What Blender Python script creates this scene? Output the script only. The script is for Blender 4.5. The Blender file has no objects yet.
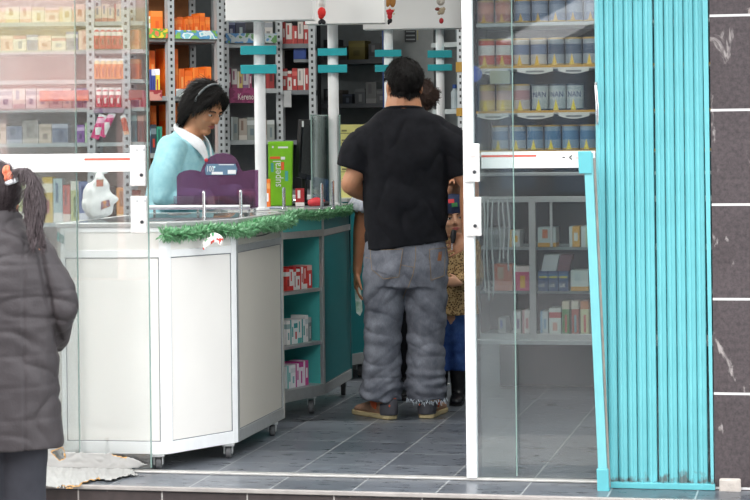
import bpy, bmesh, math, random
from mathutils import Vector, Matrix, noise
from mathutils.bvhtree import BVHTree
random.seed(7)
SC = bpy.context.scene
COL = SC.collection
F = 2100.0; HC = 1.33; PX0, PY0 = 375.0, 140.0
ROLL = math.radians(0.65)
CR, SR = math.cos(ROLL), math.sin(ROLL)
V = Vector

# ------------------------------------------------------------------ viewing geometry
def ray(px, py):
    u = (px-PX0)/F; v = (PY0-py)/F
    return V((u*CR+v*SR, 1.0, -u*SR+v*CR))
def P(px, py, d):
    r = ray(px, py)
    return V((r.x*d, d, HC+r.z*d))
def PZ(px, py, z=0.0):
    r = ray(px, py)
    d = (z-HC)/r.z
    return P(px, py, d)
YAW = math.radians(12)
VA = V((math.cos(YAW), -math.sin(YAW), 0))     # along the shop front
UB = V((math.sin(YAW), math.cos(YAW), 0))      # into the shop
O = V((-0.865, 8.45, 0))
def S(a, b, z=0.0):
    return O + VA*a + UB*b + V((0, 0, z))
def PB(px, py, b):
    """point seen at a pixel on the vertical plane b = const parallel to the shop front"""
    r = ray(px, py); c = V((0, 0, HC))
    t = ((O+UB*b) - c).dot(UB) / r.dot(UB)
    return c + r*t
def AofPX(px, b):
    return (PB(px, 300, b)-O).dot(VA)

# ------------------------------------------------------------------ materials
def lin(h):
    h = h.lstrip('#')
    if len(h) == 3: h = ''.join(x*2 for x in h)
    c = [int(h[i:i+2], 16)/255 for i in (0, 2, 4)]
    return tuple((x/12.92 if x <= .04045 else ((x+.055)/1.055)**2.4) for x in c)
_m = {}
def new_mat(name):
    m = bpy.data.materials.new(name); m.use_nodes = True
    nt = m.node_tree; nt.nodes.clear()
    out = nt.nodes.new('ShaderNodeOutputMaterial')
    return m, nt, out
def N(nt, t, **k):
    n = nt.nodes.new(t)
    for a, b in k.items():
        if a in n.inputs: n.inputs[a].default_value = b
        else: setattr(n, a, b)
    return n
def L(nt, a, ao, b, bi): nt.links.new(a.outputs[ao], b.inputs[bi])
def mixcol(nt, blend='MIX'):
    n = nt.nodes.new('ShaderNodeMix'); n.data_type = 'RGBA'; n.blend_type = blend
    return n   # inputs 0 fac, 6 A, 7 B ; output 2
def mat(name, hx, rough=.5, metal=0.0, var=.08, scale=18, bump=0.0, bscale=60, spec=.5, hx2=None, coat=0):
    if name in _m: return _m[name]
    m, nt, out = new_mat(name)
    b = N(nt, 'ShaderNodeBsdfPrincipled', Roughness=rough, Metallic=metal)
    b.inputs['Specular IOR Level'].default_value = spec
    b.inputs['Coat Weight'].default_value = coat
    tc = N(nt, 'ShaderNodeTexCoord')
    nz = N(nt, 'ShaderNodeTexNoise', Scale=scale, Detail=4.0)
    L(nt, tc, 'Object', nz, 'Vector')
    c = lin(hx)
    lo = tuple(x*(1-var) for x in c); hi = tuple(min(1, x*(1+var)) for x in c)
    if hx2: lo = c; hi = lin(hx2)
    mx = mixcol(nt)
    mx.inputs[6].default_value = (*lo, 1); mx.inputs[7].default_value = (*hi, 1)
    rp = N(nt, 'ShaderNodeMapRange'); rp.inputs[1].default_value = .3; rp.inputs[2].default_value = .7
    L(nt, nz, 'Fac', rp, 0); L(nt, rp, 0, mx, 0); L(nt, mx, 2, b, 'Base Color')
    if bump:
        n2 = N(nt, 'ShaderNodeTexNoise', Scale=bscale, Detail=5.0)
        L(nt, tc, 'Object', n2, 'Vector')
        bp = N(nt, 'ShaderNodeBump', Strength=bump, Distance=.01)
        L(nt, n2, 'Fac', bp, 'Height'); L(nt, bp, 'Normal', b, 'Normal')
    L(nt, b, 'BSDF', out, 'Surface')
    _m[name] = m
    return m
def glass_mat(name, tint='#eef6f4', refl=.10, haze=.0, haze_col='#ffffff', rough=.0):
    if name in _m: return _m[name]
    m, nt, out = new_mat(name)
    tr = N(nt, 'ShaderNodeBsdfTransparent', Color=(*lin(tint), 1))
    gl = N(nt, 'ShaderNodeBsdfGlossy', Roughness=rough, Color=(1, 1, 1, 1))
    lw = N(nt, 'ShaderNodeLayerWeight', Blend=.25)
    mr = N(nt, 'ShaderNodeMapRange'); mr.inputs[3].default_value = refl; mr.inputs[4].default_value = min(1, refl+.6)
    L(nt, lw, 'Fresnel', mr, 0)
    mr.inputs[1].default_value = .04; mr.inputs[2].default_value = 1
    mx = N(nt, 'ShaderNodeMixShader'); L(nt, mr, 0, mx, 0); L(nt, tr, 0, mx, 1); L(nt, gl, 0, mx, 2)
    last = mx
    if haze:  # white haze mixed into the pane for street glare, with thin dust
        df = N(nt, 'ShaderNodeBsdfDiffuse', Color=(*lin(haze_col), 1))
        tc = N(nt, 'ShaderNodeTexCoord'); nz = N(nt, 'ShaderNodeTexNoise', Scale=5.0, Detail=6.0)
        L(nt, tc, 'Object', nz, 'Vector')
        ml = N(nt, 'ShaderNodeMath', operation='MULTIPLY'); ml.inputs[1].default_value = haze*2
        L(nt, nz, 'Fac', ml, 0)
        m2 = N(nt, 'ShaderNodeMixShader'); L(nt, ml, 0, m2, 0); L(nt, mx, 0, m2, 1); L(nt, df, 0, m2, 2)
        last = m2
    L(nt, last, 0, out, 'Surface')
    _m[name] = m
    return m
def pack_mat(base, acc, acc2='#ffffff', kind=0):
    """printed carton: two bands of colour and a small block, laid out over the box's own extents"""
    key = f'carton_{base}_{acc}_{acc2}_{kind}'
    if key in _m: return _m[key]
    m, nt, out = new_mat('printed_carton')
    b = N(nt, 'ShaderNodeBsdfPrincipled', Roughness=.45)
    tc = N(nt, 'ShaderNodeTexCoord'); sp = N(nt, 'ShaderNodeSeparateXYZ'); L(nt, tc, 'Generated', sp, 0)
    def band(axis, lo, hi):
        a = N(nt, 'ShaderNodeMath', operation='GREATER_THAN'); a.inputs[1].default_value = lo; L(nt, sp, axis, a, 0)
        c = N(nt, 'ShaderNodeMath', operation='LESS_THAN'); c.inputs[1].default_value = hi; L(nt, sp, axis, c, 0)
        d = N(nt, 'ShaderNodeMath', operation='MULTIPLY'); L(nt, a, 0, d, 0); L(nt, c, 0, d, 1)
        return d
    def mul(a, c):
        d = N(nt, 'ShaderNodeMath', operation='MULTIPLY'); L(nt, a, 0, d, 0); L(nt, c, 0, d, 1); return d
    lay = [[('Z', .66, .86, None), ('Z', .2, .5, ('X', .3, .7))],
           [('Z', .0, .22, None), ('Z', .45, .9, ('X', .25, .55))],
           [('Z', .78, 1.1, None), ('Z', .12, .62, ('X', .38, .68))],
           [('X', .0, .3, None), ('Z', .3, .7, ('X', .45, .8))]][kind % 4]
    m1 = mixcol(nt); m1.inputs[6].default_value = (*lin(base), 1); m1.inputs[7].default_value = (*lin(acc), 1)
    L(nt, band(*lay[0][:3]), 0, m1, 0)
    m2 = mixcol(nt); m2.inputs[7].default_value = (*lin(acc2), 1)
    L(nt, m1, 2, m2, 6); L(nt, mul(band(*lay[1][:3]), band(*lay[1][3])), 0, m2, 0)
    L(nt, m2, 2, b, 'Base Color'); L(nt, b, 0, out, 0)
    _m[key] = m
    return m

# ------------------------------------------------------------------ mesh builder
class MB:
    def __init__(s): s.v = []; s.f = []
    def add(s, vs, fs):
        o = len(s.v); s.v += [V(x) for x in vs]; s.f += [[i+o for i in f] for f in fs]; return s
    def box(s, c, size, rz=0, M=None):
        x, y, z = size[0]/2, size[1]/2, size[2]/2
        R = M if M is not None else Matrix.Rotation(rz, 3, 'Z')
        vs = [V(c)+R@V((a*x, b*y, g*z)) for a in (-1, 1) for b in (-1, 1) for g in (-1, 1)]
        return s.add(vs, [(0, 1, 3, 2), (4, 6, 7, 5), (0, 4, 5, 1), (2, 3, 7, 6), (0, 2, 6, 4), (1, 5, 7, 3)])
    def wall(s, p, q, z0, z1, t, side=1):
        """upright slab from p to q (xy), thickness t to the left (side=1) or right"""
        p = V((p[0], p[1], 0)); q = V((q[0], q[1], 0)); d = (q-p).normalized(); n = V((-d.y, d.x, 0))*side*t
        vs = [p, q, q+n, p+n]
        return s.prism([(w.x, w.y) for w in vs], z0, z1)
    def prism(s, poly, z0, z1):
        n = len(poly)
        ar = sum(poly[i][0]*poly[(i+1) % n][1]-poly[(i+1) % n][0]*poly[i][1] for i in range(n))
        if ar < 0: poly = poly[::-1]
        vs = [(p[0], p[1], z0) for p in poly]+[(p[0], p[1], z1) for p in poly]
        fs = [tuple(range(n))[::-1], tuple(range(n, 2*n))]+[(i, (i+1) % n, n+(i+1) % n, n+i) for i in range(n)]
        return s.add(vs, fs)
    def extr(s, poly3, vec):
        """extrude a 3-D polygon along vec"""
        n = len(poly3); vec = V(vec)
        a = [V(p) for p in poly3]
        vs = a+[p+vec for p in a]
        nn = V((0, 0, 0))
        for i in range(n): nn += a[i].cross(a[(i+1) % n])
        if nn.dot(vec) > 0: fs = [tuple(range(n))[::-1], tuple(range(n, 2*n))]+[(i, (i+1) % n, n+(i+1) % n, n+i) for i in range(n)]
        else: fs = [tuple(range(n)), tuple(range(n, 2*n))[::-1]]+[(i, n+i, n+(i+1) % n, (i+1) % n) for i in range(n)]
        return s.add(vs, fs)
    def lathe(s, c, prof, n=20, axis=(0, 0, 1)):
        c = V(c); q = V((0, 0, 1)).rotation_difference(V(axis)).to_matrix()
        vs = []; fs = []
        for (r, z) in prof:
            for i in range(n):
                a = 2*math.pi*i/n
                vs.append(c+q@V((r*math.cos(a), r*math.sin(a), z)))
        k = len(prof)
        for j in range(k-1):
            for i in range(n):
                fs.append((j*n+i, j*n+(i+1) % n, (j+1)*n+(i+1) % n, (j+1)*n+i))
        fs.append(tuple(range(n))[::-1]); fs.append(tuple(range((k-1)*n, k*n)))
        return s.add(vs, fs)
    def cyl(s, p, q, r, n=16):
        p = V(p); q = V(q)
        return s.lathe(p, [(r, 0), (r, (q-p).length)], n, (q-p).normalized())
    def ell(s, c, r, M=None, n=16, m=10):
        c = V(c); M = M or Matrix.Identity(3)
        vs = [c+M@V((0, 0, -r[2]))]; fs = []
        for j in range(1, m):
            t = -math.pi/2+math.pi*j/m
            for i in range(n):
                a = 2*math.pi*i/n
                vs.append(c+M@V((r[0]*math.cos(t)*math.cos(a), r[1]*math.cos(t)*math.sin(a), r[2]*math.sin(t))))
        vs.append(c+M@V((0, 0, r[2])))
        for i in range(n): fs.append((0, 1+(i+1) % n, 1+i))
        for j in range(m-2):
            for i in range(n):
                fs.append((1+j*n+i, 1+j*n+(i+1) % n, 1+(j+1)*n+(i+1) % n, 1+(j+1)*n+i))
        t = len(vs)-1
        for i in range(n): fs.append((t, 1+(m-2)*n+i, 1+(m-2)*n+(i+1) % n))
        return s.add(vs, fs)
    def loft(s, path, ref=(1, 0, 0), n=16, sub=4, cap=True):
        """path: list of (point, rx, ry); smooth (Catmull-Rom) tube, rounded ends"""
        pts = [(V(p), a, b) for p, a, b in path]
        out = []
        k = len(pts)
        for i in range(k-1):
            p0 = pts[max(i-1, 0)]; p1 = pts[i]; p2 = pts[i+1]; p3 = pts[min(i+2, k-1)]
            for j in range(sub):
                t = j/sub
                def cr(a, b, c, d): return .5*((2*b)+(c-a)*t+(2*a-5*b+4*c-d)*t*t+(3*b-a-3*c+d)*t*t*t)
                out.append((cr(p0[0], p1[0], p2[0], p3[0]), max(.001, cr(p0[1], p1[1], p2[1], p3[1])), max(.001, cr(p0[2], p1[2], p2[2], p3[2]))))
        out.append(pts[-1])
        if cap:
            t0 = (out[0][0]-out[1][0]).normalized(); t1 = (out[-1][0]-out[-2][0]).normalized()
            r0 = min(out[0][1], out[0][2]); r1 = min(out[-1][1], out[-1][2])
            pre = []; post = []
            for ang in (80, 55, 28):
                c, q = math.cos(math.radians(ang)), math.sin(math.radians(ang))
                pre.append((out[0][0]+t0*r0*q*.8, out[0][1]*c, out[0][2]*c))
                post.insert(0, (out[-1][0]+t1*r1*q*.8, out[-1][1]*c, out[-1][2]*c))
            out = pre+out+post
        vs = []; fs = []
        ref = V(ref)
        m = len(out)
        for i in range(m):
            a = out[max(0, i-1)][0]; b = out[min(m-1, i+1)][0]
            t = (b-a)
            t = t.normalized() if t.length > 1e-9 else V((0, 0, 1))
            x = ref-t*ref.dot(t)
            if x.length < 1e-3: x = V((0, 1, 0))-t*t.y
            x.normalize(); y = t.cross(x)
            for j in range(n):
                an = 2*math.pi*j/n
                vs.append(out[i][0]+x*(out[i][1]*math.cos(an))+y*(out[i][2]*math.sin(an)))
        for i in range(m-1):
            for j in range(n):
                fs.append((i*n+j, i*n+(j+1) % n, (i+1)*n+(j+1) % n, (i+1)*n+j))
        fs.append(tuple(range(n))[::-1]); fs.append(tuple(range((m-1)*n, m*n)))
        return s.add(vs, fs)
    def tube(s, pts, r, n=8, sub=1, ref=(0, 0, 1)):
        return s.loft([(p, r, r) for p in pts], ref=ref, n=n, sub=sub, cap=False)
    def build(s, name, m, parent=None, smooth=False, bevel=0, local=False, sharp=None):
        me = bpy.data.meshes.new(name)
        vs = s.v
        if parent is not None and not local:
            inv = world_of(parent).inverted()
            vs = [inv@v for v in vs]
        me.from_pydata([tuple(v) for v in vs], [], s.f)
        bm = bmesh.new(); bm.from_mesh(me); bmesh.ops.recalc_face_normals(bm, faces=bm.faces); bm.to_mesh(me); bm.free()
        me.validate()
        return link(name, me, m, parent, smooth, bevel)
def world_of(o):
    M = o.matrix_basis.copy()
    while o.parent: o = o.parent; M = o.matrix_basis@M
    return M
def link(name, me, m, parent=None, smooth=False, bevel=0):
    o = bpy.data.objects.new(name, me); COL.objects.link(o)
    if m is not None and not me.materials: me.materials.append(m)
    if parent is not None: o.parent = parent
    if smooth: me.polygons.foreach_set('use_smooth', [True]*len(me.polygons))
    if bevel:
        md = o.modifiers.new('Bevel', 'BEVEL'); md.width = bevel; md.segments = 2; md.limit_method = 'ANGLE'
    return o
def empty(name, loc, rz=0, label=None, cat=None, group=None):
    o = bpy.data.objects.new(name, None); COL.objects.link(o)
    o.location = loc; o.rotation_euler = (0, 0, rz); o.empty_display_size = .1
    o.matrix_basis = Matrix.Translation(V(loc))@Matrix.Rotation(rz, 4, 'Z')
    tag(o, label, cat, group)
    return o
def tag(o, label=None, cat=None, group=None, kind=None):
    if label: o['label'] = label
    if cat: o['category'] = cat
    if group: o['group'] = group
    if kind: o['kind'] = kind
    return o
def solo(mb, name, m, loc, label, cat, group=None, rz=0, **k):
    """a thing that is one mesh, its origin at loc"""
    me = mb.build(name, m, None, **k)
    M = Matrix.Translation(V(loc))@Matrix.Rotation(rz, 4, 'Z')
    if not k.get('local'): me.data.transform(M.inverted())
    me.matrix_basis = M
    return tag(me, label, cat, group)
def struct(mb, name, m, **k):
    return tag(mb.build(name, m, None, **k), kind='structure')
def copy_tree(o, parent=None):
    c = o.copy(); COL.objects.link(c); c.parent = parent
    for ch in list(o.children): copy_tree(ch, c)
    return c
ORD = ['first', 'second', 'third', 'fourth', 'fifth', 'sixth', 'seventh', 'eighth', 'ninth', 'tenth', 'eleventh', 'twelfth', 'thirteenth',
       'fourteenth', 'fifteenth', 'sixteenth', 'seventeenth', 'eighteenth', 'nineteenth', 'twentieth', 'twenty-first', 'twenty-second']
def evaluated(o):
    dg = bpy.context.evaluated_depsgraph_get(); dg.update()
    return bpy.data.meshes.new_from_object(o.evaluated_get(dg))
def remesh(mb, voxel, smooth=2):
    """union of closed shapes as one continuous surface"""
    me = bpy.data.meshes.new('tmp'); me.from_pydata([tuple(v) for v in mb.v], [], mb.f)
    bm = bmesh.new(); bm.from_mesh(me); bmesh.ops.recalc_face_normals(bm, faces=bm.faces); bm.to_mesh(me); bm.free()
    o = bpy.data.objects.new('tmp', me); COL.objects.link(o)
    md = o.modifiers.new('r', 'REMESH'); md.mode = 'VOXEL'; md.voxel_size = voxel
    if smooth:
        sm = o.modifiers.new('s', 'SMOOTH'); sm.iterations = smooth; sm.factor = .5
    r = evaluated(o)
    bpy.data.objects.remove(o); bpy.data.meshes.remove(me)
    return r
def displace(me, fn):
    me.update()
    nr = [v.normal.copy() for v in me.vertices]
    for v, n in zip(me.vertices, nr): v.co = v.co+n*fn(v.co, n)
    me.update()
def nz(v, sx, sy, sz, off=0): return noise.noise(V((v.x*sx+off, v.y*sy+off*1.7, v.z*sz-off)))
def text_mb(txt, size, origin, right, up, depth=.0015, font_scale=1.0, centre=False):
    """lettering as a thin solid"""
    cu = bpy.data.curves.new('t', 'FONT'); cu.body = txt; cu.size = size; cu.extrude = depth/2
    cu.resolution_u = 2
    if centre: cu.align_x = 'CENTER'
    o = bpy.data.objects.new('t', cu); COL.objects.link(o)
    me = evaluated(o)
    r = V(right).normalized(); u = V(up).normalized(); w = r.cross(u)
    mb = MB(); mb.add([V(origin)+r*v.co.x*font_scale+u*v.co.y+w*v.co.z for v in me.vertices], [list(p.vertices) for p in me.polygons])
    bpy.data.objects.remove(o); bpy.data.meshes.remove(me); bpy.data.curves.remove(cu)
    return mb

# ------------------------------------------------------------------ camera
cam = bpy.data.cameras.new('camera'); cam.sensor_width = 36; cam.lens = F*36/750
cam.shift_y = -(250-PY0)/750; cam.clip_end = 200
co = bpy.data.objects.new('camera', cam); COL.objects.link(co)
co.matrix_world = Matrix(((CR, SR, 0, 0), (0, 0, -1, 0), (-SR, CR, 0, HC), (0, 0, 0, 1)))
SC.camera = co
SC.view_settings.view_transform = 'Standard'; SC.view_settings.look = 'None'
SC.view_settings.gamma = 1; SC.view_settings.use_curve_mapping = False

# common materials
M_white = mat('white_paint', '#e9ebea', .35, var=.03)
M_alu = mat('brushed_aluminium', '#b9bcbb', .38, .55, var=.06, scale=40)
M_chrome = mat('chrome', '#d8dadb', .15, .9, var=.03)
M_black = mat('black_plastic', '#17181b', .4)
M_dark = mat('dark_grey_metal', '#33363a', .55, .2)
M_rack = mat('galvanised_grey', '#a4abad', .5, .3, var=.08)
M_glass = glass_mat('clear_glass', refl=.06)
# ================================================================== THE SETTING
def floor_mat():
    m, nt, out = new_mat('slate_floor_tiles')
    b = N(nt, 'ShaderNodeBsdfPrincipled', Roughness=.3)
    tc = N(nt, 'ShaderNodeTexCoord')
    mp = N(nt, 'ShaderNodeMapping'); mp.inputs['Location'].default_value = (0.119, 0.006, 0)
    L(nt, tc, 'Object', mp, 'Vector')
    br = N(nt, 'ShaderNodeTexBrick'); br.offset = 0; br.squash = 1
    br.inputs['Scale'].default_value = 1; br.inputs['Mortar Size'].default_value = .0035
    br.inputs['Brick Width'].default_value = .322; br.inputs['Row Height'].default_value = .322
    br.inputs['Mortar Smooth'].default_value = .2; br.inputs['Bias'].default_value = -.2
    br.inputs['Color1'].default_value = (*lin('#62676e'), 1); br.inputs['Color2'].default_value = (*lin('#454a51'), 1)
    br.inputs['Mortar'].default_value = (*lin('#989b9c'), 1)
    L(nt, mp, 'Vector', br, 'Vector')
    m2 = N(nt, 'ShaderNodeMapping'); m2.inputs['Scale'].default_value = (3, 9, 3)
    L(nt, tc, 'Object', m2, 'Vector')
    n1 = N(nt, 'ShaderNodeTexNoise', Scale=3.0, Detail=8.0, Roughness=.65); L(nt, m2, 0, n1, 'Vector')
    mr = N(nt, 'ShaderNodeMapRange'); mr.inputs[1].default_value = .3; mr.inputs[2].default_value = .75
    mr.inputs[3].default_value = .6; mr.inputs[4].default_value = 1.5
    L(nt, n1, 'Fac', mr, 0)
    mu = mixcol(nt, 'MULTIPLY'); mu.inputs[0].default_value = 1
    cb = N(nt, 'ShaderNodeCombineColor')
    for i in range(3): L(nt, mr, 0, cb, i)
    L(nt, br, 'Color', mu, 6); L(nt, cb, 0, mu, 7); L(nt, mu, 2, b, 'Base Color')
    r2 = N(nt, 'ShaderNodeMapRange'); r2.inputs[3].default_value = .18; r2.inputs[4].default_value = .42
    L(nt, n1, 'Fac', r2, 0); L(nt, r2, 0, b, 'Roughness')
    bp = N(nt, 'ShaderNodeBump', Strength=.25, Distance=.004); bp.invert = True
    L(nt, br, 'Fac', bp, 'Height'); L(nt, bp, 0, b, 'Normal')
    L(nt, b, 0, out, 0)
    return m
def stone_wall_mat():
    m, nt, out = new_mat('grey_stone_cladding')
    b = N(nt, 'ShaderNodeBsdfPrincipled', Roughness=.42)
    tc = N(nt, 'ShaderNodeTexCoord'); sp = N(nt, 'ShaderNodeSeparateXYZ'); L(nt, tc, 'Object', sp, 0)
    n1 = N(nt, 'ShaderNodeTexNoise', Scale=60.0, Detail=6.0, Roughness=.75); L(nt, tc, 'Object', n1, 'Vector')
    n2 = N(nt, 'ShaderNodeTexNoise', Scale=4.0, Detail=4.0); L(nt, tc, 'Object', n2, 'Vector')
    c1 = mixcol(nt); c1.inputs[6].default_value = (*lin('#3c363a'), 1); c1.inputs[7].default_value = (*lin('#655c5d'), 1)
    r = N(nt, 'ShaderNodeMapRange'); r.inputs[1].default_value = .32; r.inputs[2].default_value = .7; L(nt, n1, 'Fac', r, 0); L(nt, r, 0, c1, 0)
    c2 = mixcol(nt, 'MULTIPLY'); c2.inputs[0].default_value = .5; L(nt, c1, 2, c2, 6)
    L(nt, n2, 'Fac', c2, 7)
    # old paint splashes and scuffs
    mp = N(nt, 'ShaderNodeMapping'); mp.inputs['Scale'].default_value = (14, 14, 7); mp.inputs['Location'].default_value = (3.1, .2, 2.4); L(nt, tc, 'Object', mp, 0)
    n3 = N(nt, 'ShaderNodeTexNoise', Scale=1.0, Detail=7.0, Roughness=.62, Distortion=.7); L(nt, mp, 0, n3, 'Vector')
    r3 = N(nt, 'ShaderNodeMapRange'); r3.inputs[1].default_value = .61; r3.inputs[2].default_value = .68; r3.inputs[4].default_value = .65; L(nt, n3, 'Fac', r3, 0)
    c3 = mixcol(nt); c3.inputs[7].default_value = (*lin('#b9b3b0'), 1); L(nt, c2, 2, c3, 6); L(nt, r3, 0, c3, 0)
    # grout lines every 0.355 m
    a = N(nt, 'ShaderNodeMath', operation='ADD'); a.inputs[1].default_value = 3.55-.003; L(nt, sp, 'Z', a, 0)
    md = N(nt, 'ShaderNodeMath', operation='MODULO'); md.inputs[1].default_value = .355; L(nt, a, 0, md, 0)
    lt = N(nt, 'ShaderNodeMath', operation='LESS_THAN'); lt.inputs[1].default_value = .009; L(nt, md, 0, lt, 0)
    c4 = mixcol(nt); c4.inputs[7].default_value = (*lin('#d3d3d2'), 1); L(nt, c3, 2, c4, 6); L(nt, lt, 0, c4, 0)
    L(nt, c4, 2, b, 'Base Color'); L(nt, b, 0, out, 0)
    return m
def riser_mat():
    m, nt, out = new_mat('dark_riser_tiles')
    b = N(nt, 'ShaderNodeBsdfPrincipled', Roughness=.45)
    tc = N(nt, 'ShaderNodeTexCoord'); sp = N(nt, 'ShaderNodeSeparateXYZ'); L(nt, tc, 'Object', sp, 0)
    n1 = N(nt, 'ShaderNodeTexNoise', Scale=30.0, Detail=5.0); L(nt, tc, 'Object', n1, 'Vector')
    c1 = mixcol(nt); c1.inputs[6].default_value = (*lin('#2a2526'), 1); c1.inputs[7].default_value = (*lin('#4a4140'), 1); L(nt, n1, 'Fac', c1, 0)
    a = N(nt, 'ShaderNodeMath', operation='ADD'); a.inputs[1].default_value = 10.10; L(nt, sp, 'X', a, 0)
    md = N(nt, 'ShaderNodeMath', operation='MODULO'); md.inputs[1].default_value = .34; L(nt, a, 0, md, 0)
    lt = N(nt, 'ShaderNodeMath', operation='LESS_THAN'); lt.inputs[1].default_value = .006; L(nt, md, 0, lt, 0)
    c4 = mixcol(nt); c4.inputs[7].default_value = (*lin('#a8a6a2'), 1); L(nt, c1, 2, c4, 6); L(nt, lt, 0, c4, 0)
    L(nt, c4, 2, b, 'Base Color'); L(nt, b, 0, out, 0)
    return m
def shop_slab(name, a0, a1, b0, b1, z0, z1, m, **k):
    """setting block whose own axes follow the shop front"""
    mb = MB().box((0, 0, 0), (a1-a0, b1-b0, z1-z0))
    o = mb.build(name, m, None, **k)
    me = o.data
    for v in me.vertices: v.co += V(((a0+a1)/2, (b0+b1)/2, (z0+z1)/2))
    o.matrix_basis = Matrix.Translation(O)@Matrix.Rotation(-YAW, 4, 'Z')
    return tag(o, kind='structure')
M_floor = floor_mat(); M_stone = stone_wall_mat()
M_plaster = mat('grey_plaster', '#8d9294', .8, var=.05, scale=5)
BACK = 6.6; AL = -2.55; AR = 2.32; STEP = -.345
shop_slab('floor', AL, 4.2, STEP, BACK+.1, -.02, 0, M_floor)
shop_slab('trim_step_nosing', -4, 4.2, STEP-.012, STEP+.012, -.012, .0035, mat('worn_concrete_edge', '#9b9692', .7, var=.12), bevel=.003)
shop_slab('trim_step_riser', -4, 4.2, STEP, STEP+.03, -.2, -.012, riser_mat())
shop_slab('floor_sidewalk', -14, 10, -2.6, STEP+.02, -.30, -.20, mat('concrete_sidewalk', '#8b8a87', .85, var=.12, scale=6, bump=.2))
shop_slab('floor_street', -30, 22, -16, -2.6, -.42, -.32, mat('asphalt', '#5d5e60', .9, var=.15, scale=8))
shop_slab('trim_threshold', -1.6, 2.3, -.022, .022, .0005, .010, mat('threshold_metal', '#b4b3af', .45, .3, var=.1), bevel=.003)
shop_slab('wall_left', AL-.1, AL, 0, BACK, 0, 2.8, M_plaster)
shop_slab('wall_right', AR, AR+.1, .1, BACK, 0, 2.8, M_plaster)
shop_slab('wall_back', AL-.1, AR+.1, BACK, BACK+.1, 0, 2.8, mat('dim_grey_wall', '#7c8284', .8))
shop_slab('ceiling', AL-.1, 4.2, -.05, BACK+.1, 2.8, 2.9, mat('white_ceiling', '#c9cccd', .8))
shop_slab('wall_lintel', -14, 6, -.16, .1, 2.55, 4.2, mat('cream_render', '#c8c2b8', .8))
shop_slab('wall_front_left', -6, -2.2, -.2, .06, -.2, 2.55, M_stone)
# stone-clad pier to the right of the gate
xa = AofPX(712, -.10)
shop_slab('wall_front_right', xa+.003, 6, -.10, .25, -.2, 2.55, M_stone)
shop_slab('trim_pier_foot', xa+.02, xa+.10, -.125, -.09, -.02, .045, mat('broken_plaster', '#b7b0a8', .9, var=.12, bump=.6, bscale=40), bevel=.006)
# unseen street canopy, added and sized to shade the head of the opening
shop_slab('ceiling_added_canopy', -6, 6, -.7, -.1, 2.62, 2.74, mat('added_canopy_concrete', '#a9a7a2', .85))

# across the street (seen only as a reflection in the glass)
M_pink = mat('pink_render', '#e3bdb4', .8, var=.08, scale=2)
shop_slab('wall_street_pink', -20, -3.2, -17, -16, -.4, 7.5, M_pink)
shop_slab('wall_street_grey', -3.2, 16, -17, -16, -.4, 7.5, mat('slate_render', '#2f353c', .8, var=.15, scale=2))
shop_slab('trim_street_sign', -9.5, -3.6, -16.1, -16, 2.45, 2.95, mat('yellow_sign', '#d8c489', .7, var=.2, scale=6))
shop_slab('trim_street_awning', -7.4, -3.4, -16.5, -15.6, 1.74, 1.86, mat('red_awning', '#b8392f', .7))
for i, (a0, a1) in enumerate(((-7.9, -7.2), (-5.6, -5.2), (-4.3, -4.05))):
    shop_slab('trim_street_pier', a0, a1, -16.2, -16, -.3, 2.4, M_white)
for a0, a1 in ((-7.1, -5.7), (-5.1, -4.4)):
    shop_slab('trim_street_doorway', a0, a1, -16.05, -15.98, -.3, 1.7, mat('dark_doorway', '#4a4a48', .6))
shop_slab('trim_street_van', -11, -6.6, -13.5, -12, -.1, 1.75, mat('white_van_paint', '#d9dde2', .4))
aw = MB()
def mirrored(px, py, b):
    p = PB(px, py, .035); d = p-V((0, 0, HC)); d = d-UB*2*d.dot(UB)
    return p+d*((b-.035)/d.dot(UB))
aw.extr([mirrored(*q, -14.6) for q in ((500, 42), (560, 40), (640, -2), (640, -26), (580, -2))], UB*-.6)
struct(aw, 'trim_street_white_awning', mat('white_canvas', '#eceeee', .7))
for i in range(6):
    shop_slab('window_street', -2.9+i*.62, -2.5+i*.62, -16.03, -15.98, .7+.05*(i % 2), 2.2, mat('blue_shop_window', '#3f5468', .3))

# ================================================================== GLASS FRONT
M_stile = mat('white_lacquered_metal', '#eceeee', .3, var=.03)
M_edge = mat('green_glass_edge', '#7d9790', .2)
M_band = mat('white_vinyl_band', '#f4f3f1', .45, var=.02)
M_red = mat('red_print', '#e0604e', .5)
M_pinkprint = mat('pale_pink_print', '#f0c4c0', .5)
M_lock = mat('scratched_white_steel', '#dedcda', .35, .15, var=.16, scale=55)
glassL = glass_mat('street_side_glass', '#f4f7f6', refl=.13, haze=.035)
glassR = glass_mat('street_side_glass_right', '#e4ecec', refl=.11, haze=.03)
def pane(name, px0, px1, b, ztop, m, zbot=.012, edge=True, parent=None):
    a0 = AofPX(px0, b) if px0 is not None else -2.2
    a1 = AofPX(px1, b) if px1 is not None else 2.3
    mb = MB(); p = S(a0, b); q = S(a1, b)
    vs = [p+V((0, 0, zbot)), q+V((0, 0, zbot)), q+V((0, 0, ztop)), p+V((0, 0, ztop))]
    mb.add(vs, [(0, 1, 2, 3)])
    return mb, a0, a1
def strip_on(px0, px1, py0, py1, b, t=.002):
    """thin plate on the glass between two pixel columns and rows"""
    a0, a1 = AofPX(px0, b), AofPX(px1, b)
    zl = PB(px0, py0, b).z, PB(px0, py1, b).z
    zr = PB(px1, py0, b).z, PB(px1, py1, b).z
    mb = MB()
    z1 = (zl[0]+zr[0])/2; z0 = (zl[1]+zr[1])/2
    mb.extr([S(a0, b, z0), S(a1, b, z0), S(a1, b, z1), S(a0, b, z1)], UB*-t)
    return mb
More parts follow.
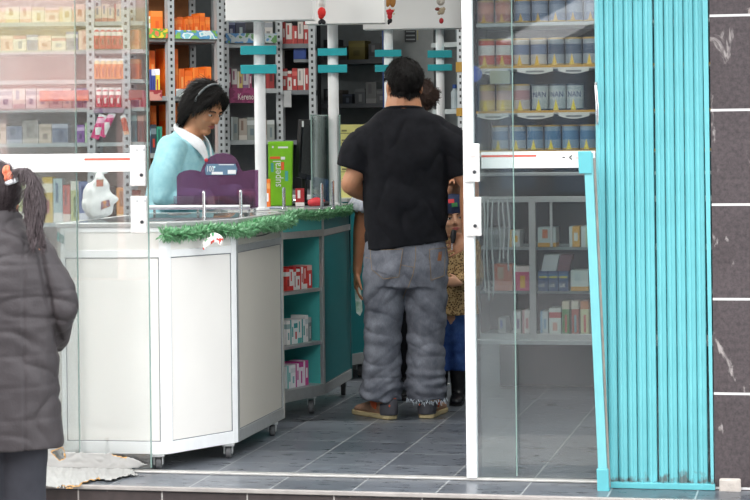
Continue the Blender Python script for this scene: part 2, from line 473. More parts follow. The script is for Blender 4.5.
# door_1: frameless sliding leaf on the left
mb, a0, a1 = pane('d', None, 149.5, 0.0, 2.5, None)
d1 = tag(mb.build('door_1', glassL), 'frameless glass sliding door left of the doorway, white band across it', None, None, 'structure')
e = MB().box(S(a1, 0, 1.26), (.004, .009, 2.48), -YAW); e.build('glass_edge', M_edge, d1)
bd = strip_on(-30, 134, 154, 172, -.003).build('band', M_band, d1)
strip_on(86, 134, 158, 160.3, -.0055, .001).build('red_line', M_red, bd)
for i, (x0, w, h) in enumerate(((20, 3, 3), (24.5, 2, 2.4), (28, 3, 3), (33, 2.5, 2), (37.5, 4, 3.2), (43, 2, 2.2), (46.5, 3.5, 2.6))):
    strip_on(x0, x0+w, 166-h, 166, -.0055, .001).build('pink_letter', M_pinkprint, bd)
for (x0, x1, y0, y1) in ((133, 148, 145, 186), (133.2, 149, 196, 233)):
    lk = strip_on(x0, x1, y0, y1, -.004, .022).build('lock_plate', M_lock, d1, bevel=.004)
    c = PB((x0+x1)/2+1, y1-11, -.028)
    MB().cyl(c, c-UB*.004, .007).build('keyhole', M_dark, lk)
    for (sx, sy) in ((x0+4, y0+5), (x1-4, y0+5)):
        c = PB(sx, sy, -.027); MB().cyl(c, c-UB*.002, .004, 8).build('screw', M_rack, lk)
# window_1: second pane behind it
mb, a0, a1 = pane('w', None, 78, .045, 2.5, None)
mb2 = mb
w1 = tag(mb.build('window_1', glass_mat('inner_pane_glass', '#f2f6f5', refl=.17, haze=.10)), None, None, None, 'structure')
MB().box(S(a1, .045, 1.26), (.004, .009, 2.48), -YAW).build('glass_edge', M_edge, w1)
# door_2: sliding leaf on the right, with its white stile
b2 = -.004
mb, a0, a1 = pane('d', 471, 515, b2, 2.5, None)
d2 = tag(mb.build('door_2', glassR), 'glass sliding door right of the doorway with white stile', None, None, 'structure')
aS0, aS1 = AofPX(465.5, b2), AofPX(475.5, b2)
q = MB(); q.box(S((aS0+aS1)/2, b2, 1.26), (aS1-aS0, .045, 2.50), -YAW); q.build('stile', M_stile, d2, bevel=.004)
MB().box(S(a1, b2, 1.26), (.004, .009, 2.48), -YAW).build('glass_edge', M_edge, d2)
for (x0, x1, y0, y1) in ((465.5, 481.5, 143.5, 182), (466, 482.5, 197, 236)):
    lk = strip_on(x0, x1, y0, y1, b2-.026, .014).build('lock_plate', M_lock, d2, bevel=.004)
    c = PB((x0+x1)/2+1, y1-10, b2-.042)
    MB().cyl(c, c-UB*.004, .007).build('keyhole', M_dark, lk)
    for (sx, sy) in ((x0+3, y0+6), (x0+7, y0+12), (x0+4, y0+20)):
        strip_on(sx, sx+4.5, sy, sy+2, b2-.0405, .0006).build('worn_print', M_pinkprint, lk)
# window_2: fixed pane that runs on behind the gate
mb, a0, a1 = pane('w', 480, None, .035, 2.5, None)
w2 = tag(mb.build('window_2', glassR), None, None, None, 'structure')
bd = strip_on(483, 597, 151.3, 168, .031).build('band', M_band, w2)
strip_on(483, 538, 155, 157, .0285, .001).build('red_line', M_red, bd)
ml = MB()
for (x0, y0, x1, y1) in ((572, 155.3, 569.3, 157.5), (569.3, 157.5, 572, 159.6)):
    p, r = PB(x0, y0, .0275), PB(x1, y1, .0275); ml.tube([p, r], .0022, 6)
ml.tube([PB(562.5, 157.3, .0275), PB(565, 157.3, .0275)], .0022, 6)
ml.build('arrow_mark', M_dark, bd)
strip_on(577, 580, 157.2, 158.8, .0285, .001).build('pink_letter', M_pinkprint, bd)
strip_on(589.5, 592, 160, 163.5, .0285, .001).build('red_dot', M_red, bd)

# ================================================================== FOLDING GATE
def teal_mat():
    m, nt, out = new_mat('teal_enamel')
    b = N(nt, 'ShaderNodeBsdfPrincipled', Roughness=.42)
    tc = N(nt, 'ShaderNodeTexCoord'); sp = N(nt, 'ShaderNodeSeparateXYZ'); L(nt, tc, 'Object', sp, 0)
    n1 = N(nt, 'ShaderNodeTexNoise', Scale=7.0, Detail=5.0); L(nt, tc, 'Object', n1, 'Vector')
    c1 = mixcol(nt); c1.inputs[6].default_value = (*lin('#5fa9b0'), 1); c1.inputs[7].default_value = (*lin('#72bfc6'), 1); L(nt, n1, 'Fac', c1, 0)
    # rust at the feet of the slats
    n2 = N(nt, 'ShaderNodeTexNoise', Scale=26.0, Detail=6.0); L(nt, tc, 'Object', n2, 'Vector')
    ml = N(nt, 'ShaderNodeMath', operation='MULTIPLY'); ml.inputs[1].default_value = .16; L(nt, n2, 'Fac', ml, 0)
    sb = N(nt, 'ShaderNodeMath', operation='SUBTRACT'); L(nt, ml, 0, sb, 0); L(nt, sp, 'Z', sb, 1)
    r = N(nt, 'ShaderNodeMapRange'); r.inputs[1].default_value = .028; r.inputs[2].default_value = .055; r.inputs[4].default_value = .8; L(nt, sb, 0, r, 0)
    c2 = mixcol(nt); c2.inputs[7].default_value = (*lin('#5b4a44'), 1); L(nt, c1, 2, c2, 6); L(nt, r, 0, c2, 0)
    L(nt, c2, 2, b, 'Base Color'); L(nt, b, 0, out, 0)
    return m
M_gate = teal_mat(); M_teal = mat('teal_paint', '#5cadb5', .4, var=.05)
M_slot = mat('gate_pivot_steel', '#3d6f76', .5)
gb = -.085
g0, g1 = AofPX(597, gb), AofPX(712, gb)
gate = empty('folding_gate', S(g0, gb, 0), -YAW, 'teal collapsible steel gate folded against the stone pier', 'gate')
n = 11; w = (g1-g0-.03)/n
gl = MB
def gslat(i):
    x = i*w+.008*(1 if i > 5 else .3); mb = MB(); k = w*(.985 if i not in (0, 1, 3, 6, 7, 8) else .955)
    prof = [(0, .012), (.0005, -.004), (k*.30, -.019), (k*.48, -.020), (k*.60, -.012), (k*.94, -.009), (k, -.004), (k, .012)]
    mb.prism([(x+p[0], p[1]) for p in prof], .022, 2.56)
    return mb
for i in range(n): gslat(i).build('slat', M_gate, gate, local=True)
MB().extr([(n*w+.019, -.018, .012), (g1-g0, -.018, .012), (g1-g0-.004, -.018, 2.56), (n*w+.003, -.018, 2.56)], (0, .03, 0)).build('end_stile', M_gate, gate, local=True)
MB().box(((g1-g0)/2+.008, -.004, .012), (g1-g0-.005, .062, .022)).build('bottom_rail', M_teal, gate, local=True, bevel=.002)
MB().box(((g1-g0)/2, .022, 1.62), (g1-g0-.02, .008, .02)).build('lattice_bar', M_slot, gate, local=True)
MB().box(((g1-g0)/2, .022, .74), (g1-g0-.02, .008, .02)).build('lattice_bar', M_slot, gate, local=True)
MB().box(((g1-g0)/2, .022, 2.2), (g1-g0-.02, .008, .02)).build('lattice_bar', M_slot, gate, local=True)
hp = [PB(596.5, 83, gb-.03), PB(596, 88, gb-.045), PB(597, 100, gb-.05), PB(597.4, 118, gb-.045), PB(597.6, 124, gb-.03)]
MB().tube(hp, .006, 8, 4).build('pull_handle', M_chrome, gate, smooth=True)
# the loose bar that leans at the leading edge
top = PB(588.3, 153, gb-.075); bot = PB(604, 492, gb-.075)
bar = empty('leaning_bar', (bot.x, bot.y, 0), 0, 'pale teal steel post leaning at the left edge of the folding gate', 'post')
ax = (top-bot).normalized(); R = Matrix((VA, UB, ax)).transposed()
MB().box((top+bot)/2+ax*0, (.034, .03, (top-bot).length), M=R).build('post', mat('pale_teal_enamel', '#70b6bc', .4, var=.05), bar, bevel=.003)
MB().box((top+bot)/2+VA*.022, (.008, .012, (top-bot).length*.97), M=R).build('rusty_edge', mat('rusty_steel', '#8d8780', .6, .3, var=.2), bar)
MB().box(top-ax*.035-VA*.012-UB*.012, (.05, .02, .085), M=R).build('hinge_plate', M_teal, bar, bevel=.003)
MB().box(bot+ax*.045-UB*.006, (.044, .04, .09), M=R).build('foot_sleeve', M_teal, bar, bevel=.003)
# ================================================================== COUNTERS
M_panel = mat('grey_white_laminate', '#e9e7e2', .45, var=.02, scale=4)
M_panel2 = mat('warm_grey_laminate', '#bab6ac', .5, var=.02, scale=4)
M_tealpanel = mat('teal_laminate', '#0d7479', .5, var=.03, scale=4)
M_tealin = mat('light_teal_laminate', '#54b8b3', .45, var=.03, scale=4)
M_rubber = mat('grey_rubber', '#5a5b5c', .6)
def caster(root, x, y, r=.027, h=.06):
    mb = MB(); mb.box((x, y, h-.004), (.05, .05, .008)); mb.box((x-.017, y, h-.022), (.004, .036, .036)); mb.box((x+.017, y, h-.022), (.004, .036, .036))
    f = mb.build('caster', M_alu, root)
    MB().lathe((x-.012, y+.008, r), [(r*.5, -.001), (r*.92, 0), (r, .004), (r, .02), (r*.92, .024), (r*.5, .025)], 18, (1, 0, 0)).build('wheel', M_rubber, f, smooth=False)
def poly_inset(poly, k):
    n = len(poly); out = []
    for i in range(n):
        p0, p1, p2 = V((*poly[i-1], 0)), V((*poly[i], 0)), V((*poly[(i+1) % n], 0))
        d0 = (p1-p0).normalized(); d1 = (p2-p1).normalized()
        n0 = V((-d0.y, d0.x, 0)); n1 = V((-d1.y, d1.x, 0))
        bis = (n0+n1).normalized(); out.append(tuple((p1+bis*(k/max(.3, bis.dot(n0))))[:2]))
    return out
def face(root, p, q, z0, z1, zt, pm, panel_name, stile=.03):
    """framed flat face between two footprint corners: panel, and the frame round it"""
    p = V((*p, 0)); q = V((*q, 0)); d = (q-p).normalized(); n = V((-d.y, d.x, 0))
    i0 = p+n*.006; i1 = q+n*.006
    MB().wall(i0, i1, z0+.01, z1-.01, .012).build(panel_name, pm, root)
    mb = MB()
    a, b = p+n*.0005, q+n*.0005
    mb.wall(a, a+d*stile, z0, z1, .016); mb.wall(b-d*stile, b, z0, z1, .016)
    a += d*stile; b -= d*stile
    gk = MB(); ga, gb2 = a-n*.0005+n*.004, b-n*.0005+n*.004
    gk.wall(ga, ga+d*.0035, z0+.05, zt, .004); gk.wall(gb2-d*.0035, gb2, z0+.05, zt, .004); gk.wall(ga, gb2, z0+.05, z0+.0535, .004); gk.wall(ga, gb2, zt-.0035, zt, .004)
    gk.build('panel_gap_line', mat('gap_shade_grey', '#6c7074', .6), root)  # dark strips stand in for the shade in the gap round the panel
    mb.wall(a, b, z0, z0+.05, .016); mb.wall(a, b, zt, zt+.03, .016); mb.wall(a, b, z1-.02, z1, .016)
    return mb
hb = .062
A, B, C, D = [PZ(x, y, hb) for x, y in ((60, 453), (168, 454.3), (238.5, 442.3), (285, 418))]
def ab(p): r = p-O; return r.dot(VA), r.dot(UB)
aA, bA = ab(A); aD, bD = ab(D)
E1 = S(aA, bD)
foot1 = [tuple(p[:2]) for p in (A, B, C, D, E1)]
c1 = empty('display_counter', ((A.x+D.x)/2, (A.y+D.y)/2, 0), 0, 'white many-sided sales counter on casters beside the left glass, garland along its top edge', 'counter')
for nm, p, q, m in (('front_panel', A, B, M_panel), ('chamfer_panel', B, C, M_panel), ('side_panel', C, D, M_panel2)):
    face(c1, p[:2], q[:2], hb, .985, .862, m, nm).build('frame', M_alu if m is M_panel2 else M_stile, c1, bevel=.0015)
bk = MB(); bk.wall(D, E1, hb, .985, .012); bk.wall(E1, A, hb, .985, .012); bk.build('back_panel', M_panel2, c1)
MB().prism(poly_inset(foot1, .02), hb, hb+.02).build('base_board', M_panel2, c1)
MB().prism(poly_inset(foot1, .02), .93, .945).build('display_deck', mat('pale_lilac_lining', '#cfc9d2', .5), c1)
def ring(mb, poly, k, z0, z1):
    ins = poly_inset(poly, k); n = len(poly)
    for i in range(n):
        j = (i+1) % n
        mb.prism([poly[i], poly[j], ins[j], ins[i]], z0, z1)
    return mb
ring(MB(), poly_inset(foot1, -.008), .035, .9855, 1.004).build('top_rim', M_alu, c1, bevel=.003)
mbg = MB(); pl = poly_inset(foot1, .0); mbg.add([V((x, y, 1.0035)) for x, y in poly_inset(foot1, .02)], [tuple(range(5))]); mbg.build('glass_top', M_glass, c1)
for px, py in ((158, 464), (228, 453), (272, 431)):
    w = PZ(px, py, .027); caster(c1, w.x, w.y+.03, .027, hb)
w = S(aA+.06, bA+.08); caster(c1, w.x, w.y, .027, hb); w = S(aA+.08, bD-.08); caster(c1, w.x, w.y, .027, hb)
M_glass2 = mat('pale_acrylic_ledge', '#b9b3bf', .2)
# raised back ledge with a rail, and two chrome pins on the glass
bl = bD-.10
aL0, aL1 = AofPX(150, bl), AofPX(255, bl)
MB().prism([tuple(S(a, b)[:2]) for a, b in ((aL0, bl-.06), (aL1, bl-.06), (aL1, bl+.06), (aL0, bl+.06))], 1.024, 1.030).build('back_ledge', M_glass2, c1)
for a in (aL0+.01, (aL0+aL1)/2, aL1-.01):
    for bb_ in (bl-.05, bl+.05): MB().cyl(S(a, bb_, 1.0045), S(a, bb_, 1.024), .006, 10).build('ledge_foot', M_chrome, c1)
MB().tube([S(aL0, bl-.07, 1.038), S(aL1, bl-.07, 1.038)], .006, 10).build('back_rail', M_stile, c1, smooth=True)
for px, yt, yb in ((204, 191, 217), (241, 190, 216)):
    w = PZ(px, yb, 1.004); t = P(px, yt, w.y)
    q = MB(); q.lathe((w.x, w.y, 1.004), [(.010, 0), (.010, .004), (.0072, .006), (.0072, t.z-1.010), (.005, t.z-1.004)], 14); q.build('chrome_pin', M_chrome, c1, smooth=False)

w = V((*foot1[0], .95))
MB().extr([w+V((.003, -.018, .02)), w+V((.03, -.018, .0)), w+V((.026, -.018, -.03)), w+V((.0, -.018, -.016))], (0, .006, 0)).build('teal_corner_tab', mat('dull_teal_tape', '#5f8f8a', .6), c1)

# ---- teal counter (open shelves towards the street)
h2 = .085
K2, F2 = PZ(325.5, 394.5, h2), PZ(352.5, 378, h2)
E2 = PZ(283, 403.5, h2); E2 = E2+(E2-K2).normalized()*.03
G2 = F2-VA*.34; L2 = V((-.76, 10.42, 0)); L3 = V((-.70, 10.02, 0))
foot2 = [tuple(p[:2]) for p in (E2, K2, F2, G2, L2, L3)]
c2 = empty('teal_counter', ((E2.x+F2.x)/2-.05, (E2.y+F2.y)/2, 0), 0, 'teal sales counter with open shelves of cartons, left of the standing man', 'counter')
Z2 = 1.0
dE = (K2-E2).normalized(); nE = V((-dE.y, dE.x, 0))
face(c2, K2[:2], F2[:2], h2, Z2-.02, .862, M_tealpanel, 'side_panel', .010).build('frame', M_alu, c2, bevel=.0015)
def niche():
    p, q = V((*E2[:2], 0)), V((*K2[:2], 0))
    fr = MB()
    for a in (p, q-dE*.013): fr.wall(a, a+dE*.013, h2, Z2-.02, .02)
    fr.wall(p, q, h2, h2+.055, .02); fr.wall(p, q, .862, .895, .018)
    fr.build('frame', M_alu, c2, bevel=.0015)
    MB().wall(p+nE*.004, q+nE*.004, .89, Z2-.02, .012).build('fascia', M_tealin, c2)
    i0, i1 = p+nE*.26, q+nE*.26
    MB().wall(i0, i1, h2, .88, .01).build('back_panel', M_tealin, c2)
    MB().wall(q-dE*.006+nE*.02, q-dE*.006+nE*.262, h2+.01, .88, .006, 1).build('inner_side', M_tealin, c2)
    MB().wall(p+nE*.02, p+nE*.262, h2+.01, .88, .006, -1).build('inner_side', M_tealin, c2)
    zs = [h2+.055]
    for y in (341, 288):
        zs.append(P(305, y, 10.28).z)
    for z in zs[1:]:
        q_ = [p+dE*.01+nE*.012, q-dE*.012+nE*.012, q-dE*.012+nE*.258, p+dE*.01+nE*.258]
        MB().prism([tuple(v[:2]) for v in q_], z-.016, z).build('shelf', M_alu, c2)
    q_ = [p+dE*.01+nE*.022, q-dE*.012+nE*.022, q-dE*.012+nE*.258, p+dE*.01+nE*.258]
    MB().prism([tuple(v[:2]) for v in q_], zs[0]-.01, zs[0]).build('shelf', M_alu, c2)
    return zs
zs2 = niche()
bk = MB(); bk.wall(F2, G2, h2, Z2-.02, .012); bk.wall(G2, L2, h2, Z2-.02, .012); bk.wall(L2, L3, h2, Z2-.02, .012); bk.wall(L3, E2, h2, Z2-.02, .012); bk.build('rear_panel', M_tealpanel, c2)
MB().prism(poly_inset(foot2, .014), h2, h2+.018).build('base_board', M_alu, c2)
ring(MB(), poly_inset(foot2, -.008), .03, Z2-.02, Z2).build('top_rim', M_alu, c2, bevel=.003)
MB().prism(poly_inset(foot2, .016), Z2-.014, Z2-.002).build('top_board', mat('grey_counter_top', '#a9adb0', .25), c2)
for px, py in ((315, 408), (347, 390)):
    w = PZ(px, py, .033); caster(c2, w.x-.02, w.y+.05, .034, h2)
caster(c2, L2.x+.08, L2.y, .034, h2)
for px, yt, yb in ((284, 187, 204), (322, 183, 203), (333, 180, 199)):
    w = PZ(px, 209, Z2); t = P(px, yt, w.y)
    MB().lathe((w.x, w.y, Z2-.001), [(.011, 0), (.011, .005), (.008, .007), (.008, t.z-Z2-.006), (.006, t.z-Z2)], 14).build('chrome_pin', M_chrome, c2)
# cartons on its shelves
def rowpacks(zbase, t0, y0, items, place, group, depth=.085, origin=None, d=None, n=None, lean=0):
    t = t0; cnt = {}
    org = V((*E2[:2], 0)) if origin is None else origin
    d = d or dE; n = n or nE
    ang = math.atan2(d.y, d.x)
    objs = []
    for (w, h, base, acc, acc2, cname, kind) in items:
        cnt[cname] = cnt.get(cname, 0)+1
        c = org+d*(t+w/2)+n*(y0+depth/2)
        mb = MB().box((0, 0, h/2), (w-.002, depth, h))
        o = mb.build('medicine_carton', pack_mat(base, acc, acc2, kind), None, local=True, bevel=.0012)
        o.matrix_basis = Matrix.Translation((c.x, c.y, zbase+.0008))@Matrix.Rotation(ang, 4, 'Z')
        objs.append((o, cname, cnt[cname])); t += w
    for o, cn, k in objs:
        tot = cnt[cn]
        art = f'{cn} carton {place}' if tot == 1 else f'{ORD[k-1]} {cn} carton from the left {place}'
        tag(o, art, 'carton', group)
    return t
R_, W_ = '#d8302f', '#f1ece8'
def it(w, h, *c): return (w, h)+c
rowpacks(zs2[2], .135, .04, [it(.030, .105, '#d8413a', W_, '#7a2a2a', 'red', 0), it(.034, .100, W_, '#d8302f', '#d8302f', 'white and red', 1), it(.026, .112, W_, '#d8302f', '#a33', 'white and red', 2),
    it(.034, .100, W_, '#c8382f', '#c8382f', 'white and red', 0), it(.030, .108, W_, R_, '#cc4444', 'white and red', 3), it(.036, .110, '#d63a32', W_, '#f2d0cc', 'red', 1), it(.045, .112, '#dc3b35', '#f0b8b0', '#ffffff', 'red', 2)],
    'on the top shelf of the teal counter', 'cartons on the top shelf of the teal counter')
rowpacks(zs2[1], .135, .04, [it(.030, .115, W_, '#9fb7b5', '#7aa', 'grey-white', 0), it(.034, .118, W_, '#4ba8a4', '#4ba8a4', 'white and teal', 3), it(.034, .115, '#e8eeec', '#3d9b9b', '#c33', 'white and teal', 0),
    it(.036, .116, W_, '#58b5ae', '#58b5ae', 'white and teal', 1), it(.034, .114, '#eef0ee', '#45a49e', '#45a49e', 'white and teal', 3), it(.026, .13, W_, '#cfd6d6', '#aaa', 'tall white', 0), it(.03, .118, '#7b8a88', '#aab7b5', '#dddddd', 'dull grey', 2)],
    'on the middle shelf of the teal counter', 'cartons on the middle shelf of the teal counter')
rowpacks(zs2[0], .135, .04, [it(.034, .108, '#e6e9e8', '#58b5ae', '#58b5ae', 'white and teal', 3), it(.040, .110, '#f0f0f0', '#d9dede', '#8bb', 'plain white', 0), it(.032, .112, '#f3e9ef', '#c4418f', '#c4418f', 'magenta and white', 3),
    it(.040, .118, '#f3e9ef', '#c4418f', '#c4418f', 'magenta and white', 2), it(.046, .120, '#c9458f', '#f5eaf0', '#f5eaf0', 'magenta and white', 3)],
    'on the bottom shelf of the teal counter', 'cartons on the bottom shelf of the teal counter')

# ---- counter further back, mostly behind the man
c3 = empty('teal_cabinet', (-.12, 12.1, 0), 0, 'further teal cabinet with a white base, glimpsed past the left hand behind the man', 'counter')
f3 = [(-.16, 11.62), (.0, 11.85), (.16, 12.5), (-.55, 12.6), (-.62, 11.8)]
MB().prism(f3, .09, .99).build('body', M_tealpanel, c3)
ring(MB(), poly_inset(f3, -.008), .03, .99, 1.008).build('top_rim', M_alu, c3); MB().prism(poly_inset(f3, .02), .99, 1.002).build('top_board', M_alu, c3)
q = MB(); ring(q, poly_inset(f3, -.01), .03, .085, .145); q.build('base_frame', M_alu, c3)
for x, y in ((-.1, 11.8), (.08, 12.4), (-.5, 12.4)): caster(c3, x, y, .034, .085)

# ================================================================== HEADERS ON WHITE POLES
M_head = mat('white_header_board', '#e4e4e2', .5, var=.02, scale=2)
M_brkt = mat('turquoise_acrylic', '#2fa0a8', .25, var=.03)
def header(px0, px1, ybot, d, poles, label, zfoot, ztop=2.5, dp=.05):
    p, q = P(px0, ybot, d), P(px1, ybot, d)
    q.y = p.y-(q.x-p.x)*math.tan(YAW)*.4
    z = (p.z+q.z)/2
    root = empty('kiosk_header', ((p.x+q.x)/2, p.y, 0), 0, label, 'header board')
    MB().wall(p, q, z, ztop, .12).build('header_board', M_head, root, bevel=.003)
    for px, dia, bw, ys in poles:
        dd = d+dp
        c = P(px, 60, dd); r = dia/2*dd/F
        g = MB(); g.lathe((c.x, c.y, zfoot), [(r*1.5, 0.001), (r*1.5, .01), (r, .012), (r, z+.002-zfoot)], 20)
        po = g.build('pole', M_stile, root, smooth=False)
        for y0, y1 in ys:
            za, zb = P(px, y0, dd).z, P(px, y1, dd).z; ww = bw*dd/F
            b = MB().box((c.x-.002, c.y-r-.008, (za+zb)/2), (ww, .016, za-zb), -.05)
            b.box((c.x, c.y-r*.3, (za+zb)/2), (r*2.7, r*2.4, (za-zb)*.96), -.05)
            b.build('bracket', M_brkt, po, bevel=.002)
    return root
header(225.5, 313, 20.5, 9.98, [(259.5, 11.3, 36, ((46, 55), (65, 74)))], 'leftmost white header board over the doorway, on a white pole with two turquoise brackets', Z2, dp=.10)
header(305, 384.5, 23.8, 10.62, [(333, 10.6, 29, ((48.5, 56), (65, 73)))], 'middle white header board on a white pole, between two hanging dolls', Z2, dp=.13)
header(363, 470, 29, 11.3, [(388.5, 9.0, 26.5, ((50, 57), (65, 72))), (440, 8.2, 24.5, ((50.5, 58), (64.5, 71)))], 'white header board above the man, standing on two white poles', 0.0)

# ================================================================== RACKS AND SHELVES
def perf_mat():
    m, nt, out = new_mat('perforated_angle_steel')
    b = N(nt, 'ShaderNodeBsdfPrincipled', Roughness=.45, Metallic=.3)
    tc = N(nt, 'ShaderNodeTexCoord'); sp = N(nt, 'ShaderNodeSeparateXYZ'); L(nt, tc, 'Object', sp, 0)
    sg = N(nt, 'ShaderNodeSeparateXYZ'); L(nt, tc, 'Generated', sg, 0)
    md = N(nt, 'ShaderNodeMath', operation='MODULO'); md.inputs[1].default_value = .042; L(nt, sp, 'Z', md, 0)
    lt = N(nt, 'ShaderNodeMath', operation='LESS_THAN'); lt.inputs[1].default_value = .018; L(nt, md, 0, lt, 0)
    g1 = N(nt, 'ShaderNodeMath', operation='GREATER_THAN'); g1.inputs[1].default_value = .34; L(nt, sg, 'X', g1, 0)
    g2 = N(nt, 'ShaderNodeMath', operation='LESS_THAN'); g2.inputs[1].default_value = .66; L(nt, sg, 'X', g2, 0)
    a = N(nt, 'ShaderNodeMath', operation='MULTIPLY'); L(nt, lt, 0, a, 0); L(nt, g1, 0, a, 1)
    c = N(nt, 'ShaderNodeMath', operation='MULTIPLY'); L(nt, a, 0, c, 0); L(nt, g2, 0, c, 1)
    mx = mixcol(nt); mx.inputs[6].default_value = (*lin('#b4babd'), 1); mx.inputs[7].default_value = (*lin('#2e3032'), 1)
    L(nt, c, 0, mx, 0); L(nt, mx, 2, b, 'Base Color'); L(nt, b, 0, out, 0)
    return m
M_perf = perf_mat()
class Rack:
    def __init__(s, name, pxl, dl, pxr, dr, posts, shelf_ys, label, ztop=2.4, depth=.35, back=None, pm=None, sm=None, shelf_t=.03, post_w=.045):
        s.p = P(pxl, 100, dl); s.q = P(pxr, 100, dr); s.p.z = s.q.z = 0
        s.d = (s.q-s.p).normalized(); s.n = V((-s.d.y, s.d.x, 0)); s.len = (s.q-s.p).length
        s.rz = math.atan2(s.d.y, s.d.x)
        s.root = empty(name, s.p, s.rz, label, 'shelving')
        pm = pm or M_perf; sm = sm or M_rack
        for px in posts:
            x = s.at(px)
            MB().box((x, .0, ztop/2), (post_w, .012, ztop)).box((x-post_w/2+.006, .02, ztop/2), (.012, .04, ztop)).build('post', pm, s.root, local=True)
            MB().box((x, depth, ztop/2), (post_w, .012, ztop)).build('post', pm, s.root, local=True)
        s.z = []
        for y in shelf_ys:
            z = s.zat((pxl+pxr)/2, y); s.z.append(z)
            MB().box((s.len/2, depth/2+.006, z-shelf_t/2), (s.len, depth-.014, shelf_t)).build('shelf', sm, s.root, local=True)
        if back: MB().box((s.len/2, depth+.012, ztop/2+.05), (s.len, .01, ztop-.1)).build('back_panel', back, s.root, local=True)
    def at(s, px):
        r = ray(px, 100); c = V((0, 0, HC)); k = (s.p).dot(s.n)/r.dot(s.n)
        return (c+r*k-s.p).dot(s.d)
    def zat(s, px, y):
        r = ray(px, y); k = s.p.dot(s.n)/r.dot(s.n)
        return HC+r.z*k
    def strip(s, px0, px1, y0, y1, cols, name='label_strip'):
        x0, x1 = s.at(px0), s.at(px1); z0, z1 = s.zat((px0+px1)/2, y1), s.zat((px0+px1)/2, y0)
        k = len(cols)
        MB().box(((x0+x1)/2, -.012, (z0+z1)/2), (x1-x0, .008, z1-z0)).build(name, strip_mat(cols), s.root, local=True)
        return (x0, x1, z0, z1)
    def packs(s, px0, px1, si, wr, hr, pal, place, group, y0=.045, depth=.12, jit=0, lean=0, name='medicine_carton', noun='carton', zoff=0, z=None):
        x = s.at(px0); x1 = s.at(px1); objs = []; cnt = {}
        zb = s.z[si] if z is None else z
        i = 0
        while x < x1-.006:
            w = random.uniform(*wr); w = min(w, x1-x); h = random.uniform(*hr)
            up = [q for q in s.z if q > zb+.02]
            if up: h = min(h, min(up)-zb-.045)
            base, acc, acc2, cname = pal[i % len(pal)] if not jit else random.choice(pal)
            i += 1
            if w < wr[0]*.6: break
            cnt[cname] = cnt.get(cname, 0)+1
            mb = MB().box((0, 0, h/2), (w-.003, depth, h))
            o = mb.build(name, pack_mat(base, acc, acc2, random.randint(0, 3)), None, local=True)
            o.matrix_basis = Matrix.Translation(s.p+s.d*(x+w/2)+s.n*(y0+depth/2+random.uniform(0, .012))+V((0, 0, zb+.001+zoff)))@Matrix.Rotation(s.rz, 4, 'Z')
            objs.append((o, cname, cnt[cname])); x += w
        for o, cn, k in objs:
            if cnt[cn] == 1: lb = f'{cn} {noun} {place}'
            else: lb = f'{ORD[k-1] if k <= len(ORD) else "far right"} {cn} {noun} from the left {place}'
            tag(o, lb, noun, group)
        return objs
def strip_mat(cols):
    key = 'strip_'+'_'.join(cols)
    if key in _m: return _m[key]
    m, nt, out = new_mat('printed_shelf_strip')
    b = N(nt, 'ShaderNodeBsdfPrincipled', Roughness=.5)
    tc = N(nt, 'ShaderNodeTexCoord'); mp = N(nt, 'ShaderNodeMapping'); mp.inputs['Scale'].default_value = (16, 1, 22); L(nt, tc, 'Object', mp, 0)
    n1 = N(nt, 'ShaderNodeTexNoise', Scale=1.0, Detail=1.0); L(nt, mp, 0, n1, 'Vector')
    cr = N(nt, 'ShaderNodeValToRGB'); cr.color_ramp.interpolation = 'CONSTANT'
    k = len(cols)
    while len(cr.color_ramp.elements) < k: cr.color_ramp.elements.new(.5)
    for i, c in enumerate(cols):
        cr.color_ramp.elements[i].position = 0 if i == 0 else .36+.3*(i-1)/max(1, k-1)
        cr.color_ramp.elements[i].color = (*lin(c), 1)
    L(nt, n1, 'Fac', cr, 0); L(nt, cr, 0, b, 'Base Color'); L(nt, b, 0, out, 0)
    _m[key] = m
    return m
OR = [('#ee7420', '#f08a3a', '#d95a12', 'orange'), ('#e8681a', '#ee7c2c', '#f4a860', 'orange'), ('#f07c26', '#e86a1c', '#d4540e', 'orange')]
brownback = mat('brown_hardboard', '#8a5a34', .8, var=.08)
# -- orange rack behind the assistant
r1 = Rack('storage_rack', 128, 13.2, 224, 13.55, (132, 171.5, 220.5), (210, 153, 96, 37, -22), 'grey perforated-steel rack full of orange cartons behind the woman in the blue coat', back=brownback, depth=.4)
r1.strip(134, 167.5, 28.5, 38, ('#b8c43a', '#e2c23a', '#6ba33c', '#d9704a')); r1.strip(175.5, 217, 30.5, 39, ('#8fd0dc', '#dff0f0', '#5f9fca', '#7fb85a'))
r1.strip(134, 161, 90, 100.5, ('#7e2a30', '#93333a', '#c08a80')); r1.strip(175.5, 216, 89, 96.5, ('#b9c2c2', '#d8dcd8', '#9aa4a6'))
G1 = 'orange cartons in the rack behind the assistant'
r1.packs(176, 217, 3, (.034, .05), (.115, .16), OR, 'above the blue shelf strip of the orange rack', G1)
r1.packs(144, 155, 3, (.045, .055), (.13, .15), [('#e8e3cf', '#c8c06a', '#8f9a50', 'cream-printed')], 'top left in the orange rack', 'pale cartons in the left bay of the orange rack')
r1.packs(155, 168, 3, (.08, .09), (.16, .17), OR, 'top left in the orange rack', G1)
r1.packs(176, 194, 2, (.042, .055), (.3, .33), OR, 'standing tall, second shelf of orange rack', G1, y0=.17)
r1.packs(176, 217, 2, (.040, .055), (.16, .205), OR, 'front row, second shelf of the orange rack', G1)
r1.packs(135, 168, 2, (.040, .055), (.29, .31), OR, 'second shelf, left bay of orange rack', G1, y0=.17)
r1.packs(144, 159, 2, (.036, .04), (.165, .18), [('#3a4690', '#d8dcec', '#26306e', 'navy blue')], 'second shelf, left bay of orange rack', 'navy cartons in the left bay of the orange rack')
